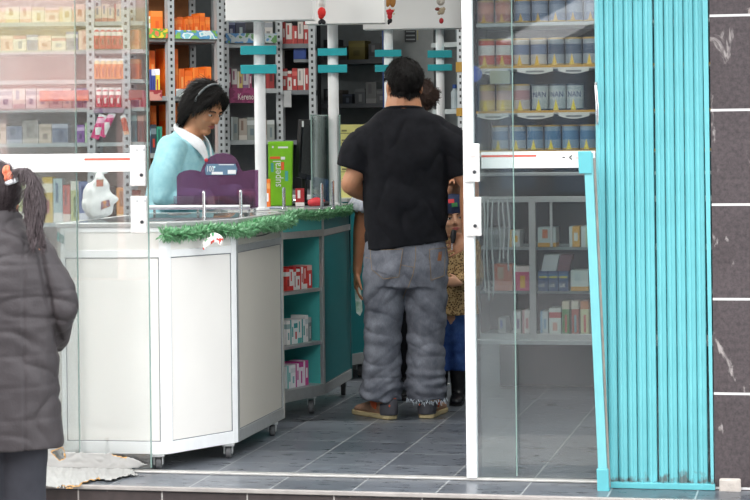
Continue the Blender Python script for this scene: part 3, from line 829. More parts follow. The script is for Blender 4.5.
r1.packs(159, 164, 2, (.038, .042), (.17, .175), [('#e9d24a', '#ffffff', '#b03a3a', 'yellow')], 'beside navy cartons in the orange rack', 'yellow cartons in the left bay of the orange rack')
r1.packs(175, 217, 1, (.05, .06), (.3, .32), OR, 'on the shelf behind the assistant', G1, y0=.12)
r1.packs(135, 168, 1, (.045, .06), (.29, .31), OR, 'on the third shelf, left bay of the orange rack', G1, y0=.17)
r1.packs(147, 167, 1, (.035, .05), (.15, .2), [('#2c5a88', '#9fd0d8', '#203a60', 'blue'), ('#2f3a44', '#6f7f88', '#aa3a2a', 'charcoal'), ('#2f8a72', '#cfe0d0', '#184f48', 'green')], 'in front on the third shelf of the orange rack', 'small cartons on the third shelf of the orange rack')
r1.packs(147, 167, 0, (.045, .06), (.2, .24), [('#b83a30', '#e8d9c8', '#6f2020', 'red'), ('#364048', '#8fa0a8', '#2a5a88', 'slate'), ('#d8b83a', '#f2efe0', '#9f3a2a', 'yellow')], 'on the fourth shelf of the orange rack', 'cartons low in the orange rack')
# -- rack with the plum shelf label, right of it
r2 = Rack('storage_rack', 224, 13.8, 279, 13.9, (226,), (190, 140, 88.5, 43), 'grey rack with a plum shelf label, half hidden by the leftmost white pole', back=mat('grey_board', '#86898c', .8), depth=.35)
r2.strip(226, 277, 33.5, 43, ('#6fa84a', '#4f86b8', '#aebcc0', '#5a8a52'))
x0, x1, z0, z1 = r2.strip(229, 256.5, 88, 103, ('#7a2a58', '#8a3262', '#70244e'), 'plum_label')
pl = r2.root.children[-1]
org = r2.p+r2.d*(x0+.055)-r2.n*.0165+V((0, 0, z0+.022))
text_mb('Kerenos', .058, org, r2.d, (0, 0, 1), .001, .62).build('lettering', mat('cream_print', '#d9d2cc', .5), pl)
r2.packs(229, 252, 3, (.05, .07), (.15, .17), [('#2d3560', '#8a90b0', '#c0c4d8', 'dark blue'), ('#3a3f52', '#6d7288', '#9aa', 'slate')], 'on the top shelf of the plum-label rack', 'dark cartons on the plum-label rack')
r2.packs(266, 277, 3, (.06, .07), (.15, .17), [('#c9c8c4', '#9aa0a8', '#888888', 'grey-white')], 'on the top shelf of the plum-label rack', 'pale cartons on the plum-label rack')
r2.packs(229, 254, 2, (.028, .042), (.11, .15), [('#8a3a5c', '#c8b0b8', '#e0d0d4', 'plum'), ('#c9c3c0', '#8f4a66', '#8f4a66', 'pale pink'), ('#c9b46a', '#d9d4c4', '#8a5a6a', 'tan'), ('#bdb9ba', '#7a5a80', '#7a5a80', 'grey-lilac')], 'above the plum label', 'cartons above the plum shelf label')
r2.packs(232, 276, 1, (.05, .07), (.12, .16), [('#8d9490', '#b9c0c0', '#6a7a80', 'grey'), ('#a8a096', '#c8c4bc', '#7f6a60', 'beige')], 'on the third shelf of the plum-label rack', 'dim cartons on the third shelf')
r2.packs(268, 277, 2, (.05, .06), (.15, .17), [('#8e2a2c', '#a33a3a', '#5a1a1c', 'dark red')], 'just right of the leftmost white pole', 'dark red cartons by the leftmost pole')
# -- red and white cartons
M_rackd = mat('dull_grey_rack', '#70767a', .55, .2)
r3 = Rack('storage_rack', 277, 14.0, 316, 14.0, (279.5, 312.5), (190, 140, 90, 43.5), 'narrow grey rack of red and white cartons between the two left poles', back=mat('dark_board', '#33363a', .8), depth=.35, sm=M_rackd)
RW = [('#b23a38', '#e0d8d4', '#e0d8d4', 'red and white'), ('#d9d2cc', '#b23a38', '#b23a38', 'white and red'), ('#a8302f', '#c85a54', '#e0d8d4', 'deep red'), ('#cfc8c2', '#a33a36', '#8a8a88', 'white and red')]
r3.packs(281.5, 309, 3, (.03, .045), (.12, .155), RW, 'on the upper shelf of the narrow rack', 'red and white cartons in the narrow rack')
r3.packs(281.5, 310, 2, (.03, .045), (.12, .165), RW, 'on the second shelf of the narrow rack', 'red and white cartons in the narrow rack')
bx = MB(); zz = r3.zat(300, 59)
MB().box((r3.at(302), .18, zz-.01), (r3.at(310)-r3.at(294), .3, .02)).build('half_shelf', M_rackd, r3.root, local=True)
solo(MB().box((0, 0, .05), (.085, .14, .10)), 'plastic_bin', mat('blue_plastic', '#1f3f86', .4), r3.p+r3.d*r3.at(300)+r3.n*.12+V((0, 0, zz+.001)), 'small blue plastic bin on the half shelf of the narrow red and white rack', 'bin', local=True, bevel=.004)
tagc = MB().box((r3.at(287.5), -.02, r3.zat(288, 99)), (r3.at(291.5)-r3.at(283.5), .003, .11)); tagc.build('hanging_tag', mat('grey_card', '#a9adae', .6), r3.root, local=True)
# -- dark rack: dimness of the rear put into the colours of board and goods
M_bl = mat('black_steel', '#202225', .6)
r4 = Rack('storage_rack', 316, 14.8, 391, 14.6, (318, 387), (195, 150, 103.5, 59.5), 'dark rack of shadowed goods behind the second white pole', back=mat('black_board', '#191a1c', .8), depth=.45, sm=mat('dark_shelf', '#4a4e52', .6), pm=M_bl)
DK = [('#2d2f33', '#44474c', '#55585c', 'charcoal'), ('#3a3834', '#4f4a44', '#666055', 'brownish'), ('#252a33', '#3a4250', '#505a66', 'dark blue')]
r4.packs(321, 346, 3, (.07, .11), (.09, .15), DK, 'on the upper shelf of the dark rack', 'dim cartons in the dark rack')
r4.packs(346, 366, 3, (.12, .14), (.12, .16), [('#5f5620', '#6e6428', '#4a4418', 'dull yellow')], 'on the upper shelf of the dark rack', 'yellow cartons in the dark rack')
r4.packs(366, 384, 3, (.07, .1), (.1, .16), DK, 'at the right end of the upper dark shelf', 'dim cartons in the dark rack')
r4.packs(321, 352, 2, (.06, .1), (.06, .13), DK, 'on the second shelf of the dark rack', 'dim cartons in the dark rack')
r4.packs(352, 384, 2, (.08, .11), (.08, .15), [('#55595c', '#6a6e70', '#7c7f80', 'grey'), ('#6a6d6e', '#808484', '#5a5c5e', 'pale grey')], 'on the second shelf of the dark rack', 'grey cartons in the dark rack')  # white cartons greyed in colour for the shade they stand in
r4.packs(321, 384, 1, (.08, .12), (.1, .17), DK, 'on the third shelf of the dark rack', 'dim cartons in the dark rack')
# blue upright at its right end
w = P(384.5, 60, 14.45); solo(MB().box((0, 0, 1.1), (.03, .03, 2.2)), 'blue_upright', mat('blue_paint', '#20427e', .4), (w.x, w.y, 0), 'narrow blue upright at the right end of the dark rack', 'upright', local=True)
# -- pale partition with notices, then a white shelf
p0, p1 = P(391, 100, 14.9), P(434, 100, 14.75)
o = MB(); o.wall((p0.x, p0.y), (p1.x, p1.y), 0, 2.78, .08); struct(o, 'wall_partition', mat('pale_grey_panel', '#a3a9a9', .7))
q0, q1 = P(405, 42, 14.8), P(416, 29, 14.8)
nt_ = MB().box(((q0.x+q1.x)/2, 14.81, (q0.z+q1.z)/2), (q1.x-q0.x, .006, q1.z-q0.z))
nb = solo(nt_, 'notice', mat('dark_notice', '#3c4144', .6), ((q0.x+q1.x)/2, 14.81, q0.z), 'small dark notice high on the pale partition above the man', 'notice')
for i in range(3):
    MB().box(((q0.x+q1.x)/2, 14.805, q0.z+.018+i*.028), ((q1.x-q0.x)*.8, .004, .009)).build('printed_line', mat('notice_print', '#9fa6a8', .6), nb)
q0, q1 = P(417, 40, 14.8), P(422, 30, 14.8)
solo(MB().box(((q0.x+q1.x)/2, 14.805, (q0.z+q1.z)/2), (q1.x-q0.x, .006, q1.z-q0.z)), 'note', mat('pale_yellow_note', '#b7b58a', .7), ((q0.x+q1.x)/2, 14.805, q0.z), 'small pale yellow note beside the dark notice on the partition', 'note')
M_dimw = mat('cool_white_board', '#a9b3b4', .6)
r5 = Rack('wall_shelf', 431, 13.6, 478, 13.4, (461,), (150, 109, 42), 'white shelf with clear bottles, between the right pole and the doorway stile', back=mat('cool_grey_board', '#6c787b', .7), depth=.3, sm=M_dimw)
for y0, y1 in ((62, 72), (108, 116)): r5.strip(457.5, 464, y0, y1, ('#b8902f', '#a8822a'), 'yellow_tab')
M_bot = mat('cloudy_plastic', '#a9b6bb', .3); M_cap = mat('blue_cap', '#274a8c', .4)
for i, (px, hh) in enumerate(((446.5, .16), (452.5, .165), (458, .14))):
    c = r5.p+r5.d*r5.at(px)+r5.n*.1+V((0, 0, r5.z[1]+.001))
    b = empty('bottle', c, 0, ['clear bottle with blue cap nearest the right pole on the white shelf', 'blue-capped clear bottle in the middle of three on the white shelf', 'short clear bottle beside the perforated post on the white shelf'][i], 'bottle', 'bottles on the white shelf')
    MB().lathe((0, 0, 0), [(.02, 0), (.024, .004), (.024, hh*.68), (.012, hh*.8), (.012, hh*.86)], 14).build('body', M_bot, b, local=True, smooth=False)
    MB().lathe((0, 0, hh*.84), [(.014, 0), (.014, hh*.15), (.012, hh*.16)], 12).build('cap', M_cap, b, local=True)
# ================================================================== GOODS BEHIND THE LEFT GLASS
MIX = [('#c24a52', '#e8d8d4', '#8a2a34', 'rose'), ('#e07a3a', '#f4dcc0', '#b04a1c', 'orange'), ('#dcd6cc', '#b86a72', '#7a8aa0', 'cream'), ('#6a78a8', '#d0d4e0', '#3a4a80', 'slate blue'), ('#c8466a', '#f0c0cc', '#8a2044', 'pink')]
LIT = [('#e4dfd2', '#c86a5a', '#8a94a8', 'cream'), ('#d9b83c', '#f0ead0', '#a8402f', 'yellow'), ('#a8c4c8', '#eef0ee', '#3f6a8a', 'pale blue'), ('#c8503c', '#f0dcd0', '#7a2a20', 'red'), ('#b7c27a', '#f0f0e0', '#5a7a3a', 'light green'), ('#7a88b0', '#e0e4ee', '#3a4a7a', 'blue')]
r0 = Rack('display_shelf', -40, 11.5, 143.5, 11.5, (-20, 91, 126.5), (290, 223, 143, 108, 80, 50, 22), 'display shelf with white perforated posts behind the left glass door', back=mat('beige_board', '#b8a59a', .8), depth=.3, sm=M_dimw, shelf_t=.022)
r0.strip(40, 89, 90.5, 101, ('#c8463a', '#b83a34', '#d86a4a'), 'red_label'); r0.strip(94, 124, 108, 113, ('#7a5a8a', '#9a8a9a')); r0.strip(129, 142.5, 90, 100, ('#8a2f34', '#a04a44'), 'red_label')
r0.packs(-30, 89, 6, (.06, .08), (.08, .11), [('#e8c8b8', '#e0a890', '#c88870', 'peach'), ('#e6dcc0', '#d8c088', '#c0a060', 'straw')], 'highest shelf left of white posts', 'pale cartons high behind the left glass')
r0.packs(94, 124, 6, (.032, .04), (.08, .1), [('#d8c8b8', '#b86a5a', '#8a8a98', 'buff')], 'on the highest shelf between the two white posts', 'pale cartons high behind the left glass')
r0.packs(-30, 89, 5, (.06, .085), (.07, .12), MIX[2:4]+[('#e0b8ac', '#e8d0c4', '#b87a70', 'salmon')], 'second shelf left of white posts', 'cartons on the second shelf behind the left glass')
r0.packs(-30, 70, 3, (.06, .08), (.12, .17), [('#ccd0d8', '#9aa4b8', '#6a7898', 'silver-grey'), ('#e2dcd6', '#b8a8b0', '#8a98b0', 'off-white')], 'on the shelf above the red label', 'pale cartons above the red shelf label')
r0.packs(72, 89, 3, (.05, .06), (.12, .2), [('#6a5a98', '#a89ac0', '#4a3a78', 'purple')], 'right beside the first white post', 'purple cartons beside the white post')
r0.packs(-30, 74, 2, (.07, .1), (.09, .14), [('#8c8880', '#b8b0a4', '#6a645c', 'taupe'), ('#c8b8a4', '#a89884', '#887868', 'sand'), ('#5f6e8a', '#a8b0c0', '#3a4a68', 'grey-blue')], 'on the shelf under the red label', 'cartons under the red shelf label')
r0.packs(74, 89, 2, (.04, .05), (.09, .13), [('#7a4a98', '#c8b0d8', '#4a2a68', 'violet'), ('#4a8a4a', '#b8d8b0', '#2a5a2a', 'leaf green')], 'low beside the first white post', 'small cartons beside the white post')
r0.packs(129, 142.5, 5, (.05, .06), (.12, .15), [('#d8743a', '#e89a6a', '#b0501c', 'amber')], 'on the second shelf right of the white posts', 'amber cartons right of the posts')
r0.packs(129, 142.5, 4, (.05, .06), (.10, .13), [('#e8702c', '#f09a5a', '#c85010', 'bright orange')], 'on the third shelf right of the white posts', 'bright orange cartons right of the posts')
r0.packs(129, 142.5, 3, (.04, .05), (.07, .1), MIX[3:]+MIX[:1], 'on the fourth shelf right of the white posts', 'cartons on the fourth shelf right of the posts')
r0.packs(129, 142.5, 2, (.035, .045), (.14, .17), [('#2f6a78', '#a8c8c8', '#1a4048', 'petrol'), ('#7a3a34', '#c8a090', '#4a1a14', 'brick'), ('#3a7a5a', '#c0d8c8', '#1a4a34', 'green')], 'on the fifth shelf right of the white posts', 'tall cartons right of the posts')
r0.packs(-20, 89, 1, (.035, .06), (.20, .29), LIT, 'beside the ponytail', 'tall booklets and cartons behind the left glass')
r0.packs(92, 142, 1, (.05, .07), (.16, .22), [('#a84a34', '#d8a890', '#6a2418', 'rust'), ('#5a4a44', '#9a8a80', '#3a2c28', 'dark brown'), ('#c88a3a', '#e8d0a0', '#8a5a1c', 'ochre')], 'behind the white bag', 'cartons behind the white bag')
r0.packs(-20, 89, 0, (.04, .07), (.12, .2), [('#b03a3a', '#d89a90', '#701c1c', 'crimson'), ('#4a5a6a', '#8a9aa8', '#2a3a48', 'steel blue'), ('#d8d0c0', '#b87a5a', '#888888', 'ivory')], 'low beside the white counter', 'cartons low beside the white counter')
# hanging pouches on pegs between the posts
def pouch(px, yt, yb, w, cols, label, group, rot=0):
    c = r0.p+r0.d*r0.at(px)-r0.n*.006; z1 = r0.zat(px, yt); z0 = r0.zat(px, yb)
    e_ = empty('hanging_pouch', V((c.x, c.y, z1)), r0.rz, label, 'pouch', group)
    h = z1-z0; R = Matrix.Rotation(rot, 3, 'Y')
    mb = MB(); nx, nzz = 6, 8
    vs = []
    for side in (-1, 1):
        for j in range(nzz+1):
            for i in range(nx+1):
                u = i/nx*2-1; v = j/nzz
                pu = (1-u*u)*math.sin(math.pi*min(1, v*1.05))*.012
                vs.append(R@V((u*w/2, side*(pu+.0006), -v*h)))
    fs = []
    st = (nx+1)*(nzz+1)
    for s_ in (0, 1):
        for j in range(nzz):
            for i in range(nx):
                a = s_*st+j*(nx+1)+i; f = (a, a+1, a+nx+2, a+nx+1); fs.append(f if s_ else f[::-1])
    mb.add(vs, fs); mb.build('bag', pack_mat(*cols), e_, local=True, smooth=True)
    MB().add([R@V((x*w*.5, y*.002, z)) for x in (-1, 1) for y in (-1, 1) for z in (-.012, .008)], [(0, 1, 3, 2), (4, 6, 7, 5), (0, 4, 5, 1), (2, 3, 7, 6), (0, 2, 6, 4), (1, 5, 7, 3)]).build('header_card', M_white, e_, local=True)
    return e_
rows = [(29, 49, [97.5, 103.5, 109.5, 115.5, 121], ('#c8383a', '#e8e0dc', '#8a1c24', 0), 'red', 'hanging top row between white posts'),
        (60, 79, [97.5, 103.5, 109.5, 115.5, 121], ('#ec8a2c', '#f4d8a0', '#c85a10', 2), 'orange', 'hanging second row between white posts'),
        (89, 107, [99, 105.5, 112, 118.5], ('#b82a44', '#f0ece8', '#f0ece8', 0), 'crimson and white', 'hanging third row between white posts')]
for yt, yb, pxs, cols, cn, pl_ in rows:
    for i, px in enumerate(pxs):
        pouch(px, yt, yb, .031, cols, f'{ORD[i]} {cn} pouch from the left {pl_}', f'{cn} pouches hanging between the posts')
pouch(102.5, 116, 140, .045, ('#d82a7a', '#f4b8d4', '#f0f0f0', 0), 'large tilted magenta pouch, left of two, hanging lowest between the white posts', 'magenta pouches', .35)
pouch(112, 114, 139, .04, ('#d82a7a', '#f4b8d4', '#f0f0f0', 2), 'large tilted magenta pouch, right of two, hanging lowest between the white posts', 'magenta pouches', .45)
pouch(123, 117, 135, .03, ('#d8582c', '#f0b890', '#b03a10', 1), 'rust-red pouch hanging beside the second white post', 'pouches', -.2)

# ================================================================== RIGHT-HAND DISPLAY (behind the fixed pane)
gbk = 2.85
gx0, gx1 = AofPX(474, gbk), AR-.02
GO = S(gx0, gbk)
gon = empty('display_gondola', GO, -YAW, 'tall shelving with cans above and an aluminium case below, behind the right glass', 'shelving')
gl_ = gx1-gx0; GD = .42
def gx(px): return AofPX(px, gbk)-gx0
def gz(px, py): return PB(px, py, gbk).z
def gpt(x, y, z): return GO+VA*x+UB*y+V((0, 0, z))
M_gback = mat('blue_grey_board', '#33383b', .7, var=.1, scale=4); M_gsh = mat('grey_shelf_metal', '#aab2b4', .5)
ztop = 2.45; zb0 = gz(535, 339); zcase = gz(535, 197)
MB().box((gl_/2, GD, (ztop+zb0)/2), (gl_, .012, ztop-zb0)).build('back_panel', M_gback, gon, local=True)
for x in (.012, gl_-.012): MB().box((x, GD/2, (ztop+zb0)/2), (.018, GD, ztop-zb0)).build('side_panel', M_gback, gon, local=True)
zsh = {}
for nm, y in (('a', 22), ('b', 65.5), ('c', 110.5), ('d', 150)):
    z = gz(535, y); zsh[nm] = z
    MB().box((gl_/2, GD/2+.005, z-.010), (gl_-.05, GD-.03, .018)).build('shelf', M_gsh, gon, local=True)
for nm, y in (('e', 247.5), ('f', 291.5), ('g', 337)):
    z = gz(535, y); zsh[nm] = z
    MB().box((gl_/2, GD/2+.02, z-.008), (gl_-.05, GD-.06, .014)).build('shelf', M_gsh, gon, local=True)
# front frame of the lower case
fr = MB()
for px, w in ((478, .022), (533.3, .034), (600, .03)): fr.box((gx(px), -.006, (zcase+zb0)/2), (w, .03, zcase-zb0))
for px, w in ((552, .014),): fr.box((gx(px), .004, (gz(552, 247)+zcase)/2), (w, .012, zcase-gz(552, 247)))
fr.box((gl_/2, -.004, zcase-.012), (gl_, .034, .03)); fr.box((gl_/2, -.004, zb0+.014), (gl_, .034, .03)); fr.box((gl_/2, .002, gz(535, 174)), (gl_, .02, .018))
fr.build('case_frame', M_alu, gon, local=True, bevel=.002)
MB().box((gl_/2, .05, zb0-.01), (gl_, .3, .02)).build('case_floor', M_gsh, gon, local=True)
MB().box((gl_/2, .30, zb0/2-.006), (gl_-.2, .16, zb0-.02)).build('plinth', mat('dark_plinth', '#3a3e40', .6), gon, local=True)
MB().add([V((gx(534), .006, zb0+.03)), V((gl_-.03, .006, zb0+.03)), V((gl_-.03, .006, zcase-.03)), V((gx(534), .006, zcase-.03))], [(0, 1, 2, 3)]).build('case_glass', M_glass, gon, local=True)
# pelmet strips with white paper curves under the can rows
M_pap = mat('white_shelf_paper', '#d6d8d2', .6); M_yel = mat('yellow_trim', '#c89a34', .5)
for nm in 'bcd':
    z = zsh[nm]
    MB().box((gl_/2, -.012, z-.006), (gl_-.05, .006, .012)).build('yellow_edge', M_yel, gon, local=True)
    for x0, x1 in ((gx(480), gx(511)), (gx(520), gx(556)), (gx(561), gx(592))):
        k = 10; pts = [(x0+(x1-x0)*i/k, z-.012-.034*(.55+.45*math.sin(math.pi*i/k))) for i in range(k+1)]
        MB().extr([V((x, -.014, zz)) for x, zz in pts]+[V((x1, -.014, z-.012)), V((x0, -.014, z-.012))], (0, .002, 0)).build('shelf_paper', M_pap, gon, local=True)
        g = MB().box(((x0+x1)/2, -.0155, z-.032), ((x1-x0)*.5, .001, .010)); g.build('printed_line', mat('grey_print', '#7a7f80', .6), gon, local=True)
def can_mat(body, band, low, rim='#b89a54'):
    key = 'can_'+body+band+low
    if key in _m: return _m[key]
    m, nt, out = new_mat('printed_can')
    b = N(nt, 'ShaderNodeBsdfPrincipled', Roughness=.3, Metallic=.1)
    tc = N(nt, 'ShaderNodeTexCoord'); sp = N(nt, 'ShaderNodeSeparateXYZ'); L(nt, tc, 'Generated', sp, 0)
    cr = N(nt, 'ShaderNodeValToRGB'); cr.color_ramp.interpolation = 'CONSTANT'
    for p_, c in ((.06, body), (.40, band), (.76, body), (.93, rim)):
        e_ = cr.color_ramp.elements.new(p_); e_.color = (*lin(c), 1)
    cr.color_ramp.elements[0].color = (*lin(rim), 1); 
    L(nt, sp, 'Z', cr, 0)
    # coloured wedge low on the front
    a = N(nt, 'ShaderNodeMath', operation='SUBTRACT'); a.inputs[1].default_value = .45; L(nt, sp, 'X', a, 0)
    c = N(nt, 'ShaderNodeMath', operation='ABSOLUTE'); L(nt, a, 0, c, 0)
    d = N(nt, 'ShaderNodeMath', operation='MULTIPLY'); d.inputs[1].default_value = 2.6; L(nt, c, 0, d, 0)
    e2 = N(nt, 'ShaderNodeMath', operation='ADD'); L(nt, d, 0, e2, 0); L(nt, sp, 'Z', e2, 1)
    lt = N(nt, 'ShaderNodeMath', operation='LESS_THAN'); lt.inputs[1].default_value = .42; L(nt, e2, 0, lt, 0)
    mx = mixcol(nt); mx.inputs[7].default_value = (*lin(low), 1); L(nt, cr, 0, mx, 6); L(nt, lt, 0, mx, 0)
    L(nt, mx, 2, b, 'Base Color'); L(nt, b, 0, out, 0)
    _m[key] = m
    return m
def can(px, nm, r, h, cols, label, group, text=None):
    c = gpt(gx(px), .02+r, zsh[nm]+.0008)
    o = MB().lathe((0, 0, 0), [(r*.94, 0), (r*1.02, .002), (r*1.02, .006), (r, .008), (r, h-.010), (r*1.02, h-.007), (r*1.02, h-.002), (r*.95, h), (r*.92, h-.004)], 24).build('milk_powder_can', can_mat(*cols), None, local=True)
    o.matrix_basis = Matrix.Translation(c)@Matrix.Rotation(-YAW, 4, 'Z')
    tag(o, label, 'can', group)
    if text:
        t = text_mb(text, r*.95, (-r*.82, -r-.002, h*.5), (1, 0, 0), (0, 0, 1), .001, .78)
        # wrap the lettering round the can
        for v in t.v:
            a_ = v.x/r; dep = -v.y
            v.x, v.y = math.sin(a_)*dep, -math.cos(a_)*dep
        t.build('lettering', mat('navy_print', '#26406e', .5), o, local=True)
rowsC = [('a', [487, 505, 524, 541.5, 559, 576.5, 594], .12, [('#a86a60', '#c88878', '#c89a34')]*2+[('#6f7f98', '#8a98ac', '#b89a50')]*5, ['brick red']*2+['dusty blue']*5, 'on the highest visible can shelf'),
         ('b', [487.5, 505, 522.5, 540, 557.5, 575, 592.5], .145, [('#c84a34', '#d8d4d0', '#e0b83a')]*2+[('#c8c4bc', '#7a88a4', '#e0b83a')]*2+[('#98a4ac', '#4f6078', '#e6c450')]*3, ['red and white']*2+['cream and blue']*2+['grey-blue']*3, 'on the second can shelf'),
         ('c', [487.5, 505, 522.5], .14, [('#d8c078', '#d0b0a0', '#e8cc3a')]*2+[('#b8b0a8', '#b08888', '#e8cc3a')], ['straw yellow', 'straw yellow', 'mauve-grey'], 'on the third can shelf'),
         ('d', [500, 518, 535.5, 553, 571, 588.5], .13, [('#9aa8b0', '#5f80a0', '#e0d060')]*2+[('#7f9cb0', '#4a7aa0', '#e8d848')]*4, ['grey']*2+['blue']*4, 'on the lowest can shelf above the white band')]
for nm, pxs, hh, cols, names, pl_ in rowsC:
    seen = {}
    for px, c_, cn in zip(pxs, cols, names):
        seen[cn] = seen.get(cn, 0)+1
        lb = f'{ORD[seen[cn]-1]} {cn} can from the left {pl_}' if names.count(cn) > 1 else f'{cn} can {pl_}'
        can(px, nm, .0435, hh, c_, lb, f'powder cans {pl_}')
for i, px in enumerate((541, 558.5, 576)):
    can(px, 'c', .0445, .138, ('#a9b7b9', '#b7c3c3', '#e6d53a', '#3a4a58'), ['left', 'middle', 'right'][i]+' one of three pale cans lettered in navy on the third can shelf', 'pale lettered cans', 'NAN')
# posters pinned on the left of the shelving
def sheet(px0, px1, py0, py1, m, name, label, cat, y=-.022, t=.002):
    xa_, xb_ = gx(px0), gx(px1); za, zb = gz(px0, py1), gz(px0, py0)
    c = gpt((xa_+xb_)/2, y, za)
    o = MB().box((0, 0, (zb-za)/2), (xb_-xa_, t, zb-za)).build(name, m, None, local=True)
    o.matrix_basis = Matrix.Translation(c)@Matrix.Rotation(-YAW, 4, 'Z')
    return tag(o, label, cat)
sheet(493, 513, 71, 84, mat('pale_green_card', '#a9ae96', .6), 'shelf_card', 'pale green-grey card on the shelf edge between red and yellow cans', 'card')
po = MB()
po.lathe((0, 0, 0), [(.042, 0), (.042, .003)], 24, (0, 1, 0))
o = po.build('round_badge', mat('royal_blue_card', '#3a55a8', .5), None, local=True); c = gpt(gx(477.5), -.024, gz(478, 74)); o.matrix_basis = Matrix.Translation(c)@Matrix.Rotation(-YAW, 4, 'Z'); tag(o, 'round royal blue badge on the shelf edge just right of the doorway stile', 'badge')
# cartons and trays in the case
def gbox(px0, px1, nm, py_top, base, acc, acc2, kind, label, group=None, y=.03, depth=.14, name='product_carton', cat='carton'):
    x0, x1 = gx(px0), gx(px1); z = zsh[nm]; h = gz((px0+px1)/2, py_top)-z
    o = MB().box((0, 0, h/2), (x1-x0-.002, depth, h)).build(name, pack_mat(base, acc, acc2, kind), None, local=True, bevel=.0015)
    o.matrix_basis = Matrix.Translation(gpt((x0+x1)/2, y+depth/2, z+.0008))@Matrix.Rotation(-YAW, 4, 'Z')
    return tag(o, label, cat, group)
gbox(537.5, 556, 'e', 228, '#d8dcdc', '#e0a02c', '#d9703a', 1, 'white and yellow diaper pack right of the aluminium post on the upper case shelf', 'white and yellow packs')
gbox(569, 580, 'e', 227, '#e0a02c', '#d8dcdc', '#e8e8e0', 3, 'yellow and white pack near the middle of the upper case shelf', 'white and yellow packs')
gbox(581, 596, 'e', 227, '#c9d2ac', '#d8dcdc', '#e0b02c', 3, 'greenish white pack at the right of the upper case shelf', 'white and yellow packs')
gbox(508, 520, 'e', 231, '#c8ccca', '#d8a83a', '#d8a83a', 3, 'dull white and yellow pack left of the aluminium post on the upper case shelf', 'white and yellow packs')
gbox(485, 505, 'e', 229, '#8f979a', '#a8aeb0', '#7a8488', 0, 'dull grey pack at the left end of the upper case shelf', 'white and yellow packs')
gbox(492, 512, 'f', 265, '#d06a3c', '#d8846a', '#c8a080', 1, 'orange carton at the left of the middle case shelf', 'cartons on the middle case shelf')
gbox(513, 530, 'f', 267, '#c85a7a', '#d8ccc8', '#d8a83a', 2, 'pink carton left of the aluminium post on the middle case shelf', 'cartons on the middle case shelf')
for i in range(3):
    o = gbox(538+i*10.2, 548+i*10.2, 'f', 271.5, '#1f4a7c', '#2a6298', '#16365c', 0, ['left', 'middle', 'right'][i]+' one of three navy cartons with white lettering in the case', 'navy cartons in the case', y=.012)
    t = text_mb('ut', .036, (-.022, -.0715, .022), (1, 0, 0), (0, 0, 1), .001, 1.05); t.build('lettering', M_white, o, local=True)
    MB().box((0, -.071, .074), (.04, .001, .010)).build('yellow_line', mat('yellow_print', '#c9c04a', .5), o, local=True)
gbox(570, 588, 'f', 271, '#d9dedd', '#e0a02c', '#c9d2d6', 1, 'white and amber carton right of the navy cartons', 'cartons on the middle case shelf')
# tilted trays over them
for i, (p0_, p1_, c_) in enumerate(((541, 556, '#c8c6cc'), (557, 569, '#6a3a4a'))):
    mbt = MB(); x0, x1 = gx(p0_), gx(p1_); z = zsh['f']+.105; dx = .018
    mbt.extr([V((x0, 0, z)), V((x1, 0, z)), V((x1+dx, 0, z+.085)), V((x0+dx, 0, z+.085))], (0, .10, 0))
    o = mbt.build('blister_tray', mat('tray_'+c_[1:], c_, .5), None, local=True)
    o.data.transform(Matrix.Translation(V((-(x0+x1)/2, 0, -z)))); o.matrix_basis = Matrix.Translation(gpt((x0+x1)/2, .014, z+.001))@Matrix.Rotation(-YAW, 4, 'Z')
    tag(o, ['slanted silver-grey tray standing on the navy cartons', 'slanted dark plum tray standing beside the silver-grey one'][i], 'tray')
LOW = [(497, 505, 319, '#8f9798', '#a9afaf', '#2a55a0', 1, 'grey carton with a blue patch low in the case'), (512, 520, 312, '#d8dada', '#c8b8c0', '#a89ab0', 3, 'white carton first in the lowest case row'),
       (521, 529, 311, '#e2e0dc', '#c8a8a8', '#c89a9a', 3, 'white carton with pale stripe left of the aluminium post'), (539, 547, 312, '#dfe4e8', '#8fb0d0', '#8fb0d0', 3, 'pale blue striped carton right of the aluminium post'),
       (548, 560, 309, '#e9e6e2', '#c83a34', '#d8a090', 0, 'white carton with a red head in the lowest case row'), (561, 568.5, 302, '#4f8a3a', '#e9d9c0', '#c8503a', 2, 'green carton in the lowest case row'),
       (570.5, 578, 302, '#b8553f', '#e8d8c8', '#7aa8b0', 2, 'brick-red carton in the lowest case row'), (579.5, 588, 302, '#e2d8a8', '#d88a5a', '#d8655a', 2, 'cream carton at the right of the lowest case row')]
for p0_, p1_, yt, b_, a1_, a2_, k_, lb in LOW: gbox(p0_, p1_, 'g', yt, b_, a1_, a2_, k_, lb, 'cartons in the lowest case row')
# long hanging strips (cables of beads/straps) by the stile
M_strap = mat('pale_strap', '#c9cfcf', .5)
for i, (px, yb) in enumerate(((486.5, 292), (490, 300), (494.5, 296), (502, 262), (506, 258), (511, 270))):
    pts = [gpt(gx(px+.8*math.sin(k*.9+i)), -.05-.012*(i % 2), gz(px, 199+(yb-199)*k/8)) for k in range(9)]
    o = MB().tube(pts, .0045, 7, 2, (1, 0, 0)); z1 = pts[0].z
    solo(o, 'hanging_strap', M_strap, pts[0], f'{ORD[i]} of six pale straps hanging beside the doorway stile, counted from the left', 'strap', 'pale straps on the case', smooth=True)
bar_ = MB().tube([gpt(gx(483), -.02, zcase-.006), gpt(gx(483), -.062, zcase-.006), gpt(gx(514), -.062, zcase-.006), gpt(gx(514), -.02, zcase-.006)], .005, 8)
bar_.build('strap_rail', M_alu, gon)

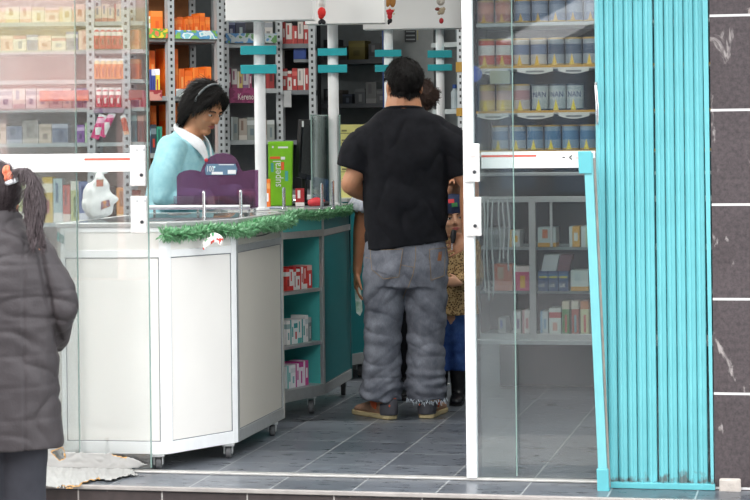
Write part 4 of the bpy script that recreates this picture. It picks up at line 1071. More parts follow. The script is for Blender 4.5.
# ================================================================== ON THE WHITE COUNTER
# purple acrylic stand
bz = 1.0303; pb_ = bl-.005
out_px = [(177, 203.5), (176.6, 173), (179, 169.5), (184, 167), (190, 166), (196, 166.5), (200.5, 168), (202.5, 163), (205.5, 157.5), (210, 153), (216, 150), (223, 149), (230, 150.3), (235, 153.5), (238.5, 159), (240.5, 166), (244, 167.5), (251, 166), (258, 166), (258, 203.5)]
pts = [PB(x, y, pb_) for x, y in out_px]; zoff = min(p.z for p in pts)-bz
pts = [p-V((0, 0, zoff)) for p in pts]
base = (pts[0]+pts[-1])/2; base.z = bz
M_purple = None
def purple():
    m, nt, out = new_mat('plum_acrylic')
    b = N(nt, 'ShaderNodeBsdfPrincipled', Roughness=.08)
    b.inputs['Base Color'].default_value = (*lin('#74506f'), 1)
    t = N(nt, 'ShaderNodeBsdfTransparent', Color=(*lin('#c9a6c4'), 1)); mx = N(nt, 'ShaderNodeMixShader', Fac=.5)
    L(nt, b, 0, mx, 1); L(nt, t, 0, mx, 2); L(nt, mx, 0, out, 0); return m
M_purple = purple()
st = empty('acrylic_stand', base, 0, 'plum translucent acrylic display stand with a wavy top on the white counter', 'display stand')
MB().extr(pts, UB*.006).build('panel', M_purple, st)
tray = [V((p.x, p.y, bz)) for p in (pts[0], pts[-1])]
MB().prism([tuple((tray[0]-UB*.0)[:2]), tuple(tray[1][:2]), tuple((tray[1]-UB*.05)[:2]), tuple((tray[0]-UB*.05)[:2])], bz, bz+.004).build('foot_tray', M_purple, st)
MB().extr([V((p.x, p.y, bz))-UB*.05 for p in (pts[0], pts[-1])]+[V((p.x, p.y, bz+.055))-UB*.05 for p in (pts[-1], pts[0])], UB*.003).build('front_lip', glass_mat('clear_acrylic', '#e6dfe6', refl=.08), st)
sg = [PB(x, y, pb_)-V((0, 0, zoff))-UB*.002 for x, y in ((206, 171), (236, 171), (237.5, 165), (235.5, 160), (207, 160), (205, 165))]
lab = MB().extr(sg, UB*-.002).build('label', mat('slate_blue_print', '#5a7a94', .4), st)
tz = PB(206.5, 166.5, pb_)-V((0, 0, zoff))-UB*.0052
text_mb('100', .038, tz-V((0, 0, .006)), VA, (0, 0, 1), .001, .66).build('lettering', M_white, lab)
for (x0_, x1_, y0_, y1_) in ((212, 223, 168, 170.6), (228, 236, 166, 170), (219, 234, 160.4, 161.2)):
    q_ = [PB(x, y, pb_)-V((0, 0, zoff))-UB*.0042 for x, y in ((x0_, y1_), (x1_, y1_), (x1_, y0_), (x0_, y0_))]
    MB().extr(q_, UB*-.0008).build('white_block', M_white, lab)
q_ = PB(214.7, 163.2, pb_)-V((0, 0, zoff))-UB*.0042; MB().lathe(q_, [(.0045, 0), (.0045, .001)], 12, -UB).build('dot', mat('pale_blue_dot', '#c8eef4', .4), lab)
q_ = PB(206.3, 156.3, pb_)-V((0, 0, zoff)); MB().ell(q_, (.009, .006, .009)).build('red_tab', mat('red_tab', '#c8323c', .4), st, smooth=True)
tr = [PB(x, y, pb_-.05)-V((0, 0, zoff)) for x, y in ((183, 196), (186, 193), (195, 190), (202, 189))]
# dark oblong thing on the glass, and the white bag
w = PZ(178, 209.5, 1.004)
dk = MB().loft([((w.x-.045, w.y, 1.016), .010, .012), ((w.x-.02, w.y, 1.0185), .016, .0145), ((w.x+.03, w.y-.01, 1.0175), .014, .0135), ((w.x+.06, w.y-.02, 1.015), .009, .011)], ref=(0, 1, 0), n=14)
solo(dk, 'scanner_handle', mat('dark_grey_plastic', '#4b4a4d', .35), (w.x, w.y, 1.004), 'dark grey oblong object lying on the white counter left of the plum stand', 'tool', smooth=True)
w = PZ(98, 219, 1.0045)
bag = MB(); sc = w.y/F
for (cx_, cz_, rx, rz_) in ((0, .062, .070, .062), (-.004, .105, .060, .058), (.012, .14, .04, .045), (.01, .175, .018, .02)): bag.ell((w.x+cx_, w.y, w.z+cz_), (rx, .045, rz_))
bag.ell((w.x+.03, w.y-.005, w.z+.205), (.02, .012, .012)); bag.ell((w.x-.012, w.y+.004, w.z+.205), (.018, .012, .012))
bag.ell((w.x+.045, w.y-.01, w.z+.085), (.045, .03, .03))
bme = remesh(bag, .006, 3); displace(bme, lambda v, n: .006*nz(v, 30, 30, 22)+.003*nz(v, 70, 70, 40, 5))
mz = min(v.co.z for v in bme.vertices)
bg = empty('white_bag', (w.x, w.y, w.z), 0, 'knotted white bag with a small colour print on the white counter', 'bag')
for v in bme.vertices: v.co -= V((w.x, w.y, mz-.0005))
link('bag', bme, mat('white_film', '#dcdfdd', .4), bg, True)
bv = BVHTree.FromObject(bpy.data.objects[bg.children[0].name], bpy.context.evaluated_depsgraph_get())
def drape(bv, org, ux, uy, dirn, outline, off=.002, n=10, flip=False):
    """patch hugging a surface: points of a quad (org + s*ux + t*uy) shot along dirn onto it"""
    mb = MB(); vs = []; ok = True
    (a, b, c, d) = outline
    for j in range(n+1):
        for i in range(n+1):
            s_, t_ = i/n, j/n
            p = (V(a)*(1-s_)+V(b)*s_)*(1-t_)+(V(d)*(1-s_)+V(c)*s_)*t_
            q = V(org)+V(ux)*p.x+V(uy)*p.y
            h = bv.ray_cast(q, V(dirn), 5)
            if h[0] is None: h = (q+V(dirn)*.1, None)
            vs.append(h[0]-V(dirn)*off)
    fs = [(j*(n+1)+i, j*(n+1)+i+1, (j+1)*(n+1)+i+1, (j+1)*(n+1)+i) for j in range(n) for i in range(n)]
    mb.add(vs, fs); return mb
drape(bv, (0, -1, 0), (1, 0, 0), (0, 0, 1), (0, 1, 0), [V((.018, .04, 0)), V((.058, .055, 0)), V((.055, .085, 0)), V((.02, .075, 0))], .003, 6).build('print_patch', mat('bag_print', '#4a4a7a', .5, hx2='#c88a4a', scale=60), bg, local=True)
drape(bv, (0, -1, 0), (1, 0, 0), (0, 0, 1), (0, 1, 0), [V((.0, .14, 0)), V((.03, .14, 0)), V((.03, .17, 0)), V((.0, .17, 0))], .003, 6).build('print_patch', mat('bag_print_red', '#8a6a4a', .5, hx2='#b8584a', scale=60), bg, local=True)

# garlands: needles round a wire
def garland(path, r, n, name, label, seed, rootloc):
    random.seed(seed)
    mb = MB(); segs = []
    for a, b in zip(path[:-1], path[1:]): segs.append((a, b, (b-a).length))
    tot = sum(s_[2] for s_ in segs)
    for k in range(n):
        t = random.random()*tot
        for a, b, l_ in segs:
            if t <= l_: break
            t -= l_
        c = a.lerp(b, t/l_); ax_ = (b-a).normalized()
        th = random.random()*2*math.pi
        s1 = ax_.cross(V((0, 0, 1))).normalized(); s2 = s1.cross(ax_)
        dr = (s1*math.cos(th)+s2*math.sin(th)+ax_*random.uniform(-.9, .9)).normalized()
        l2 = r*random.uniform(.55, 1.1); wd = r*random.uniform(.07, .13)
        sd = dr.cross(V((random.random(), random.random(), random.random()))).normalized()*wd
        up = dr.cross(sd).normalized()*wd*.3
        b0 = c+dr*r*.08
        mb.add([b0-sd*.4, b0+sd*.4, b0+dr*l2*.6+sd+up, b0+dr*l2, b0+dr*l2*.6-sd+up], [(0, 1, 2, 3, 4)])
    root = empty(name, rootloc, 0, label, 'garland')
    mb.build('tinsel_leaves', mat('garland_green', '#2f8a4c', .4, hx2='#a5d0a8', scale=90), root)
    MB().tube(path, .003, 6).build('wire', mat('green_wire', '#1f3a28', .6), root)
    return root
def along(ptsb, k=8, sag=.0, ph=0):
    out = []
    for a, b in zip(ptsb[:-1], ptsb[1:]):
        for i in range(k):
            out.append(a.lerp(b, i/k)-V((0, 0, sag*math.sin((len(out)+ph)*.9))))
    out.append(ptsb[-1]); return out
o1 = poly_inset(foot1, -.034)
gp = [V((*o1[1], .958))-V((.02, 0, 0)), V((*o1[2], .960)), V((*o1[3], .968))+V((0, -.04, 0))]
garland(along(gp, 9, .006), .040, 3600, 'tinsel_garland', 'green leafy garland pinned round the top of the white counter', 3, gp[1])
o2 = poly_inset(foot2, -.03)
gp = [V((*o2[0], .975)), V((*o2[1], .972)), V((*o2[2], .978))]
garland(along(gp, 9, .006, 2), .033, 2800, 'tinsel_garland', 'green leafy garland round the top edge of the teal counter', 5, gp[1])
random.seed(11)
# festive bow hung on the first garland
w = P(213, 241, (B.y+C.y)/2-.075)
bw = MB()
for (dx, dz, rx, rz_, an) in ((.016, .014, .03, .018, -.5), (-.018, -.002, .03, .015, .55), (0.004, .006, .014, .014, 0), (-.026, -.018, .022, .010, .9), (.03, .0, .012, .02, .2)):
    bw.ell((w.x+dx, w.y, w.z+dz), (rx, .011, rz_), Matrix.Rotation(-an, 3, 'Y'))
bwm = remesh(bw, .0035, 2); displace(bwm, lambda v, n: .004*nz(v, 60, 60, 60))
def bow_mat():
    m, nt, out = new_mat('festive_fabric')
    b = N(nt, 'ShaderNodeBsdfPrincipled', Roughness=.7); tc = N(nt, 'ShaderNodeTexCoord')
    vz = N(nt, 'ShaderNodeTexNoise', Scale=45.0, Detail=1.0); L(nt, tc, 'Object', vz, 'Vector')
    cr = N(nt, 'ShaderNodeValToRGB'); cr.color_ramp.interpolation = 'CONSTANT'
    cr.color_ramp.elements.new(.4); cr.color_ramp.elements.new(.6)
    for e_, (p_, c_) in zip(cr.color_ramp.elements, ((0, '#3f8a58'), (.36, '#eeeae6'), (.56, '#eeeae6'), (.63, '#d8483c'))): e_.position = p_; e_.color = (*lin(c_), 1)
    L(nt, vz, 'Fac', cr, 0); L(nt, cr, 0, b, 'Base Color'); L(nt, b, 0, out, 0); return m
for v in bwm.vertices: v.co -= w
o = link('festive_bow', bwm, bow_mat(), None, True); o.matrix_basis = Matrix.Translation(w); tag(o, 'white bow with red and green print hung on the garland of the white counter', 'bow')
# thin dark cord looping under the garland on the side face
ca, cb = V((*poly_inset(foot1, -.012)[2], .94)), V((*poly_inset(foot1, -.012)[3], .955))
cp = [ca.lerp(cb, t)-V((0, 0, .03*math.sin(math.pi*t))) for t in [i/10 for i in range(11)]]
solo(MB().tube(cp, .0028, 6, 2), 'cord', M_black, cp[5], 'thin dark cord looping below the garland on the side of the white counter', 'cord')

# ================================================================== ON THE TEAL COUNTER
zt2 = Z2+.0003
def on2(px, y): return PZ(px, y, zt2)
# green pack
w = P(281, 190, 10.62); w.z = zt2
gp_ = empty('green_pack', w, 0, 'bright green upright pack lettered sideways in white, right of the leftmost pole', 'pack')
k = 10.62/F
gpm = MB(); 
def gq(px, y): p = P(px, y, 10.62); return V((p.x, p.y, p.z))
outl = [gq(268.2, 194), gq(267.8, 141.5), gq(293.5, 141), gq(292.8, 147), gq(292, 194)]
for p in outl[:1]+outl[-1:]: p.z = zt2+.001
gpm.extr(outl, (0, .05, 0)); gpm.build('pouch', mat('lime_green_print', '#7cc21e', .35), gp_, bevel=.006)
text_mb('superal', .058, gq(281.0, 187)+V((0, -.002, 0)), (0, 0, 1), (-1, 0, 0), .001, .80).build('lettering', M_white, gp_)
def chip(px0, px1, y0, y1, m, nm):
    a, b = gq(px0, y1), gq(px1, y0)
    MB().box(((a.x+b.x)/2, a.y-.001, (a.z+b.z)/2), (b.x-a.x, .0015, b.z-a.z)).build(nm, m, gp_)
chip(270, 280, 156.5, 159, mat('orange_red_print', '#e8642c', .5), 'orange_block'); chip(281, 285, 156.8, 159.6, M_white, 'white_block'); chip(278, 288, 146.5, 148.3, M_white, 'white_block')
chip(281, 284, 162, 170, mat('orange_red_print', '#e8642c', .5), 'orange_block'); chip(285, 288, 171, 181, mat('sea_green_print', '#4aa8a0', .5), 'teal_block'); chip(271, 273.5, 163, 172, mat('sea_green_print', '#4aa8a0', .5), 'teal_block')
chip(272, 273.6, 146, 148, M_white, 'white_dot')
w = P(267.5, 190, 10.52); w.z = zt2
solo(MB().box((0, 0, .07), (.03, .05, .14)), 'orange_carton', pack_mat('#ec7a2c', '#f0a860', '#ffffff', 0), w, 'small orange carton half hidden by the leftmost white pole, beside the green pack', 'carton', local=True, bevel=.002)
w = P(300, 195, 10.60); w.z = zt2
solo(MB().box((0, 0, .045), (.045, .04, .09)), 'red_carton', pack_mat('#a8282c', '#f0e8e4', '#f0e8e4', 1), w, 'small dark red carton under the black monitor', 'carton', local=True, bevel=.002)
# monitor seen from behind and aside
mo = P(303, 150, 10.62); mbz = zt2
mon = empty('monitor', (mo.x, mo.y, mbz), 0, 'black flat monitor turned away on the teal counter', 'monitor')
dm = 10.62
def mq(px, y, dd): return P(px, y, dd)
quad = [mq(294.5, 177, 10.70), mq(310, 180.5, 10.88), mq(313, 119.5, 10.88), mq(298, 119.5, 10.70)]
nrm = (quad[1]-quad[0]).cross(quad[3]-quad[0]).normalized()
MB().extr(quad, nrm*.022).build('screen_housing', M_black, mon, bevel=.003)
inn = [quad[0].lerp(quad[2], .08), quad[1].lerp(quad[3], .08), quad[2].lerp(quad[0], .08), quad[3].lerp(quad[1], .08)]
ctr = sum(quad, V((0, 0, 0)))/4
sgn = 1 if nrm.y < 0 else -1
MB().extr([p+nrm*(.0225 if nrm.y < 0 else -.0005) for p in inn], nrm*(.004 if nrm.y < 0 else -.004)).build('back_cover', mat('dark_gloss', '#202427', .2), mon)
MB().box(mq(303, 124, 10.72)-V((0, .03, 0)), (.012, .002, .03), rz=.9).build('sticker', M_white, mon)
sb_ = (quad[0]+quad[1])/2
MB().tube([sb_+V((0, 0, .05))+nrm*.011, V((sb_.x+nrm.x*.011, sb_.y+nrm.y*.011, mbz+.012))], .014, 12).build('neck', M_black, mon)
MB().lathe((sb_.x, sb_.y, mbz), [(.075, 0.0005), (.075, .008), (.03, .014), (.02, .016)], 24).build('base', M_black, mon)
# clear screen box with blue things
gc = empty('clear_screen', (P(325, 190, 10.72).x, 10.72, zt2), 0, 'clear glass screen standing on the teal counter right of the monitor', 'glass screen')
g0_, g1_, g2_ = P(312, 190, 10.5), P(331, 190, 10.82), P(340.5, 190, 10.72)
ztp = P(325, 116, 10.7).z
M_scr = glass_mat('tinted_screen', '#dfe8e6', refl=.05, haze=.008)
for a, b in ((g0_, g1_), (g1_, g2_)):
    MB().wall(a, b, zt2, ztp, .004).build('pane', M_scr, gc)
for a in (g0_, g1_, g2_): MB().cyl((a.x, a.y, zt2), (a.x, a.y, ztp), .0035, 8).build('edge', M_edge, gc)
MB().wall(g0_, g1_, ztp, ztp+.006, .006).build('top_edge', M_edge, gc); MB().wall(g1_, g2_, ztp, ztp+.006, .006).build('top_edge', M_edge, gc)
w = P(323.5, 180, 10.875)
bb = MB()
for _ in range(14): bb.ell((w.x+random.uniform(-.035, .035), w.y+random.uniform(-.02, .02), zt2+random.uniform(.028, .125)), (.026, .02, .02))
bb.ell((w.x, w.y, zt2+.03), (.042, .03, .03))
bbm = remesh(bb, .007, 1); mz = min(v.co.z for v in bbm.vertices)
displace(bbm, lambda v, n: .006*nz(v, 45, 45, 45))
mz = min(v.co.z for v in bbm.vertices); cc = V((w.x, w.y, mz))
for v in bbm.vertices: v.co -= cc
o = link('blue_cloth', bbm, mat('blue_print_cloth', '#2a4a86', .7, hx2='#5a80b8', scale=50), None, True); o.matrix_basis = Matrix.Translation((w.x, w.y, zt2+.0005)); tag(o, 'crumpled blue cloth heap behind the chrome pins on the teal counter', 'cloth')
w = P(316.5, 194, 10.45); w.z = zt2
rd = empty('red_pouch', w, 0, 'small red and black pouch on the teal counter just behind the chrome pins', 'pouch')
MB().loft([((-.03, 0, .02), .022, .018), ((.0, .0, .026), .026, .022), ((.03, 0, .022), .02, .018)], ref=(0, 1, 0)).build('pouch', mat('red_cloth', '#c8323a', .5), rd, local=True, smooth=True)
MB().loft([((.028, -.004, .016), .02, .014), ((.055, -.004, .016), .014, .012)], ref=(0, 1, 0)).build('dark_end', M_black, rd, local=True, smooth=True)
w = on2(305, 204); 
try_ = empty('steel_tray', (w.x, w.y+.03, zt2), 0, 'shallow steel tray with a raised rim on the teal counter by the chrome pins', 'tray')
MB().lathe((0, 0, 0), [(.06, .0005), (.085, .002), (.095, .02), (.10, .022), (.097, .018), (.085, .005), (.06, .004)], 28).build('tray', M_chrome, try_, local=True, smooth=True)
w = P(274, 199, 10.33); w.z = zt2
solo(MB().box((0, 0, .003), (.12, .08, .006), .2), 'paper_stack', mat('bluish_paper', '#8fa0c0', .6, hx2='#e6e8ec', scale=30), w, 'flat stack of bluish papers on the teal counter beside the leftmost pole', 'papers', local=True)
# yellow price list
w0, w1 = P(340.5, 195, 12.0), P(372, 195, 12.0)
zn = P(350, 124.5, 12.0).z
yl = empty('price_list', ((w0.x+w1.x)/2, 12.0, 1.0025), 0, 'yellow printed list on a board behind the elbow of the man in black', 'notice')
MB().box(((w0.x+w1.x)/2, 12.004, (zn+1.003)/2), (w1.x-w0.x, .012, zn-1.003)).build('board', mat('pale_yellow_paper', '#cfca7e', .6), yl)
for i in range(6):
    MB().box(((w0.x+w1.x)/2-.02, 11.997, zn-.05-i*.055), ((w1.x-w0.x)*.8, .001, .004)).build('printed_line', mat('olive_print', '#77744a', .6), yl)
    MB().box((w0.x+.025, 11.997, zn-.035-i*.055), (.03, .001, .010)).build('printed_line', mat('olive_print', '#77744a', .6), yl)

# ================================================================== HANGING DOLLS
def doll(px, d, yh, parts, label):
    c = P(px, yh, d)
    root = empty('hanging_doll', c, 0, label, 'doll', None)
    s_ = d/F
    for (nm, hx, kind, args) in parts:
        mb = MB()
        if kind == 'e':
            for (x, z, rx, rz_) in args: mb.ell((x*s_, -.0, -z*s_), (rx*s_, min(rx, rz_)*s_*.9, rz_*s_))
        else:
            mb.tube([V((x*s_, 0, -z*s_)) for x, z in args], kind*s_, 8)
        mb.build(nm, mat('doll_'+hx[1:], hx, .65, bump=.3, bscale=200), root, local=True, smooth=True)
    MB().tube([V((0, 0, .01)), V((0, 0, .12)), V((0, .045, .13))], .0015, 6).build('string', M_white, root, local=True)
doll(321.5, 10.50, -6, [('head', '#d9c2b0', 'e', [(0, 0, 3, 3.2)]), ('beard', '#e6e4e0', 'e', [(.3, 5, 3.6, 4), (-.5, 8.5, 3, 4), (2.5, 9, 2, 4.5)]), ('red_suit', '#d8241f', 'e', [(0, 18.5, 4.2, 5.5), (-.5, 22, 3, 3.2)]),
      ('boots', '#15161c', 'e', [(-1.8, 28.3, 2, 2.2), (1.8, 28.3, 2.2, 2.2), (0, 26.5, 2.6, 1.5)]), ('gold_trim', '#d8963a', 'e', [(.3, 15.6, 2.2, 1.8)])], 'red-suited hanging doll with a pale beard and black boots, leftmost of three')
doll(389.5, 11.02, -8, [('hair', '#b07a3a', 'e', [(-2, 9, 3, 6), (3, 9, 3.2, 6.5), (0, 4, 4.5, 4.5)]), ('red_flower', '#c8242c', 'e', [(0, 20.5, 3, 3.6), (0, 24.5, 2.4, 3), (-2.6, 19, 1.5, 1.5), (2.8, 19, 1.5, 1.5)]), ('petal_tips', '#d8c8a0', 'e', [(-4, 18, 1, 1.1), (4.2, 18, 1, 1.1), (-4, 22, 1, 1), (4.2, 22, 1, 1), (0, 16.4, 1.1, 1)]), ('feet', '#16161a', 'e', [(-.8, 29.5, 1.7, 2.4), (.8, 28.6, 1.6, 2.6), (-1.2, 31.2, 1.2, 1.4)])], 'hanging doll with tan hair, red rosette body and dark feet, middle of three')
doll(440.5, 11.02, -8, [('head', '#b9b2a8', 'e', [(0, 9, 4.2, 4.6), (1.8, 8, 2, 2)]), ('scarf', '#7a3a2c', 'e', [(-3.2, 17, 2.6, 1.8)]), ('body', '#a89a82', 'e', [(1, 19, 3, 3.6), (3, 17, 1.8, 2), (-1.6, 21, 1.8, 2)]), ('red_foot', '#a8242c', 'e', [(.5, 28.8, 2.3, 2.9)])], 'hanging doll with a grey head and one red foot, nearest the doorway stile')

# ================================================================== TORN PAPER AT THE FOOT OF THE LEFT GLASS
rootp = empty('torn_poster', S(AofPX(90, -.2), -.2, .004), 0, 'large torn white paper lying on the step and up the foot of the left glass', 'paper')
def inside(poly, x, y):
    r = False; n = len(poly)
    for i in range(n):
        x0_, y0_ = poly[i]; x1_, y1_ = poly[i-1]
        if (y0_ > y) != (y1_ > y) and x < (x1_-x0_)*(y-y0_)/(y1_-y0_)+x0_: r = not r
    return r
paper = [(10, 489), (10, 452), (34, 450), (44, 446), (57, 440), (63, 446), (66, 452), (90, 453), (113, 453), (126, 456), (140, 461), (147, 465), (134, 468), (128, 470), (139, 475), (124, 477), (112, 481), (101, 480), (97, 483), (88, 483), (81, 487), (76, 488), (70, 489.5), (52, 488), (46, 487.5), (40, 489.5)]
holes = [[(52, 452), (62, 447.5), (65, 452), (64, 457), (60, 460.5), (57, 457)], [(56, 488), (78, 487.5), (84, 483), (98, 480), (104, 483), (92, 485), (78, 489)], [(112, 453.5), (126, 455), (126, 457.5), (117, 455.5)]]
def ppos(x, y, off=.0):
    """point on the folded sheet seen at that pixel: upright against the glass above the crease, flat on the step below"""
    bg_ = -.018-off
    p = PB(x, y, bg_)
    wv = .004*noise.noise(V((x*.11, y*.16, 1)))
    if p.z > .012: return p-UB*(abs(wv)+.002)
    q_ = PZ(x, y, .006+off)
    if (q_-O).dot(UB) > -.035: q_ = q_+V((0, 0, .007))
    return q_+V((0, 0, .004+wv+.004*noise.noise(V((x*.3, y*.4, 7)))))
def papermesh(test, off):
    mb = MB(); idx = {}
    st_ = 1.0
    def vid(i, j):
        if (i, j) not in idx:
            idx[(i, j)] = len(mb.v); mb.v.append(ppos(i*st_, j*st_, off))
        return idx[(i, j)]
    for i in range(8, 150):
        for j in range(436, 492):
            x, y = (i+.5)*st_, (j+.5)*st_
            jx = x+1.4*noise.noise(V((x*.25, y*.25, 0))); jy = y+1.2*noise.noise(V((x*.25, y*.25, 9)))
            if test(jx, jy): mb.f.append([vid(i, j), vid(i, j+1), vid(i+1, j+1), vid(i+1, j)])
    return mb
def near(poly, x, y, r):
    return any(inside(poly, x+a*r, y+b*r) for a, b in ((1, 0), (-1, 0), (0, 1), (0, -1), (.7, .7), (-.7, .7), (.7, -.7), (-.7, -.7)))
def t_white(x, y):
    return inside(paper, x, y) and not any(near(h, x, y, 1.2) for h in holes) and not (y < 450-(x-34)*.15 and x < 50 and inside(paper, x, y) and not inside(paper, x-1.5, y-2.2))
def t_tan(x, y):
    hole = any(inside(h, x, y) for h in holes)
    if hole: return False
    return (inside(paper, x, y) and any(near(h, x, y, 1.6) for h in holes)) or (inside(paper, x+.5, y+1.5) and not inside(paper, x-1, y-2.5) and 32 < x < 62 and y < 452)
M_paper = mat('white_paper', '#9c9c99', .6, var=.04)
o = papermesh(t_white, 0).build('sheet', M_paper, rootp, smooth=True); md = o.modifiers.new('Solidify', 'SOLIDIFY'); md.thickness = .0008
def t_rim(h):
    return lambda x, y: inside(paper, x, y) and near(h, x, y, 1.6) and not any(inside(q, x, y) for q in holes)
def t_top(x, y): return inside(paper, x+.5, y+1.5) and not inside(paper, x-1, y-2.5) and 36 < x < 58 and y < 450 and not near(holes[0], x, y, 2.2)
for fn in [t_rim(h) for h in holes]+[t_top]:
    q_ = papermesh(fn, -.0012)
    if q_.f:
        o = q_.build('torn_edge', mat('tan_torn_board', '#b98e55', .7, var=.2, scale=60), rootp, smooth=True); md = o.modifiers.new('Solidify', 'SOLIDIFY'); md.thickness = .0008
w = PB(34.5, 468, -.42); w2 = V((w.x+.004, w.y-.01, -.2))
solo(MB().tube([w2, w2.lerp(w, .5)+V((.002, 0, 0)), w], .011, 10, 2, (1, 0, 0)), 'wooden_stick', mat('dark_brown_wood', '#5a463e', .6, var=.2), w2, 'short dark brown stick standing beside the legs of the person in the parka', 'stick')
# ================================================================== PEOPLE
def skin_mat(name, hx, hx2):
    m, nt, out = new_mat(name)
    b = N(nt, 'ShaderNodeBsdfPrincipled', Roughness=.5)
    b.inputs['Subsurface Weight'].default_value = .08; b.inputs['Subsurface Radius'].default_value = (.01, .004, .002)
    tc = N(nt, 'ShaderNodeTexCoord'); n1 = N(nt, 'ShaderNodeTexNoise', Scale=22.0, Detail=4.0); L(nt, tc, 'Object', n1, 'Vector')
    mx = mixcol(nt); mx.inputs[6].default_value = (*lin(hx), 1); mx.inputs[7].default_value = (*lin(hx2), 1); L(nt, n1, 'Fac', mx, 0)
    L(nt, mx, 2, b, 'Base Color'); L(nt, b, 0, out, 0); return m
def fabric(name, hx, hx2=None, rough=.85, scale=30, bump=.15, bscale=350, var=.08):
    return mat(name, hx, rough, 0, var, scale, bump, bscale, .2, hx2)
def R3(rx=0, ry=0, rz=0):
    return (Matrix.Rotation(math.radians(rz), 4, 'Z')@Matrix.Rotation(math.radians(rx), 4, 'X')@Matrix.Rotation(math.radians(ry), 4, 'Y'))
def headM(c, pitch=0, yaw=0, roll=0, s=1): return Matrix.Translation(V(c))@R3(pitch, roll, yaw)@Matrix.Scale(s, 4)
def add_head(mb, M):
    h = MB()
    h.ell((0, -.012, .035), (.077, .096, .088), n=28, m=20)
    h.ell((0, .024, -.028), (.063, .068, .086), n=24, m=16)
    h.ell((0, .018, -.062), (.056, .064, .046), n=20, m=12)
    h.ell((0, .066, -.097), (.026, .024, .021))
    h.ell((0, .075, .022), (.046, .019, .013))
    h.ell((.034, .064, -.03), (.024, .022, .022)); h.ell((-.034, .064, -.03), (.024, .022, .022))
    h.loft([((0, .088, .012), .008, .009), ((0, .101, -.012), .0095, .011), ((0, .106, -.029), .014, .012)], ref=(1, 0, 0), n=12)
    h.ell((.011, .094, -.033), (.008, .009, .007)); h.ell((-.011, .094, -.033), (.008, .009, .007))
    h.ell((0, .086, -.062), (.024, .010, .011))
    for sx in (-1, 1):
        h.ell((sx*.079, -.006, -.008), (.010, .021, .032), Matrix.Rotation(sx*.25, 3, 'Z'), 14, 10)
        h.ell((sx*.076, .0, -.035), (.008, .011, .012))
    o = len(mb.v); mb.v += [M@v for v in h.v]; mb.f += [[i+o for i in f] for f in h.f]
def add_face(root, M, iris='#2a1a12', lip='#8f4a44', brow='#1d1512', lids=.55, skin=None):
    def put(mb, nm, m, par=root):
        q = MB(); q.v = [M@v for v in mb.v]; q.f = mb.f
        return q.build(nm, m, par, local=True, smooth=True)
    for sx in (-1, 1):
        e_ = put(MB().ell((sx*.030, .0795, .0), (.0125, .0085, .0075)), 'eye', mat('eye_white', '#e3dcd6', .2))
        put(MB().ell((sx*.030, .0862, -.0005), (.0058, .0024, .0058)), 'iris', mat('iris_'+iris[1:], iris, .15), e_)
        put(MB().loft([((sx*.016, .087, .008), .002, .003), ((sx*.030, .0885, .0095), .0028, .004), ((sx*.045, .079, .006), .002, .003)], ref=(0, 1, 0), n=8), 'eyelid', skin, e_)
        put(MB().loft([((sx*.014, .0925, .019), .002, .003), ((sx*.030, .0925, .024), .0026, .0036), ((sx*.048, .080, .018), .0015, .0024)], ref=(0, 1, 0), n=8), 'eyebrow', mat('brow_'+brow[1:], brow, .8))
    lp = MB().loft([((-.022, .0855, -.060), .002, .002), ((-.008, .0955, -.0565), .0035, .0045), ((0, .0955, -.058), .0032, .004), ((.008, .0955, -.0565), .0035, .0045), ((.022, .0855, -.060), .002, .002)], ref=(0, 1, 0), n=8)
    lp.loft([((-.018, .087, -.0625), .002, .002), ((0, .095, -.066), .0042, .0048), ((.018, .087, -.0625), .002, .002)], ref=(0, 1, 0), n=8)
    put(lp, 'lips', mat('lips_'+lip[1:], lip, .45))
def add_hand(mb, w, d, pn, thumb, s=1.0, curl=(18, 30, 22), lead=0):
    """wrist point, direction to the fingers, palm normal, +1/-1 thumb side"""
    w = V(w); d = V(d).normalized(); pn = V(pn); pn = (pn-d*pn.dot(d)).normalized(); lat = d.cross(pn)*thumb
    mb.loft([(w-d*.02*s, .027*s, .021*s), (w+d*.012*s, .030*s, .018*s), (w+d*.05*s, .040*s, .0165*s), (w+d*.082*s, .040*s, .0135*s)], ref=lat, n=14)
    for off, ln, r, cx in ((.0315, .070, .0080, 0), (.0107, .079, .0084, -.03), (-.0107, .074, .0080, .02), (-.0305, .058, .0072, .12)):
        p = w+d*(.074-abs(off)*.15)*s+lat*off*s
        pts = [(p, r*1.05*s, r*1.05*s)]; a = 0
        for k, (fr, cu) in enumerate(zip((.46, .30, .24), curl)):
            a += math.radians(cu)*(1+cx)
            q = d*math.cos(a)+pn*math.sin(a)
            p = p+(q+lat*off*1.2*(0 if k else 1))*ln*fr*s*1.08
            pts.append((p, r*(1-.1*(k+1))*s, r*(1-.1*(k+1))*s))
        mb.loft(pts, ref=lat, n=10, sub=3)
    p = w+d*.022*s+lat*.022*s+pn*.004*s
    t1 = (lat*.75+d*.75+pn*.25).normalized(); t2 = (lat*.35+d*.95+pn*.35).normalized()
    mb.loft([(p, .014*s, .013*s), (p+t1*.036*s, .0115*s, .0108*s), (p+t1*.036*s+t2*.028*s, .0095*s, .009*s), (p+t1*.036*s+t2*.05*s, .008*s, .0075*s)], ref=pn, n=10, sub=3)
def limb(mb, pts, ref=(1, 0, 0), n=16): mb.loft(pts, ref=ref, n=n, sub=5)
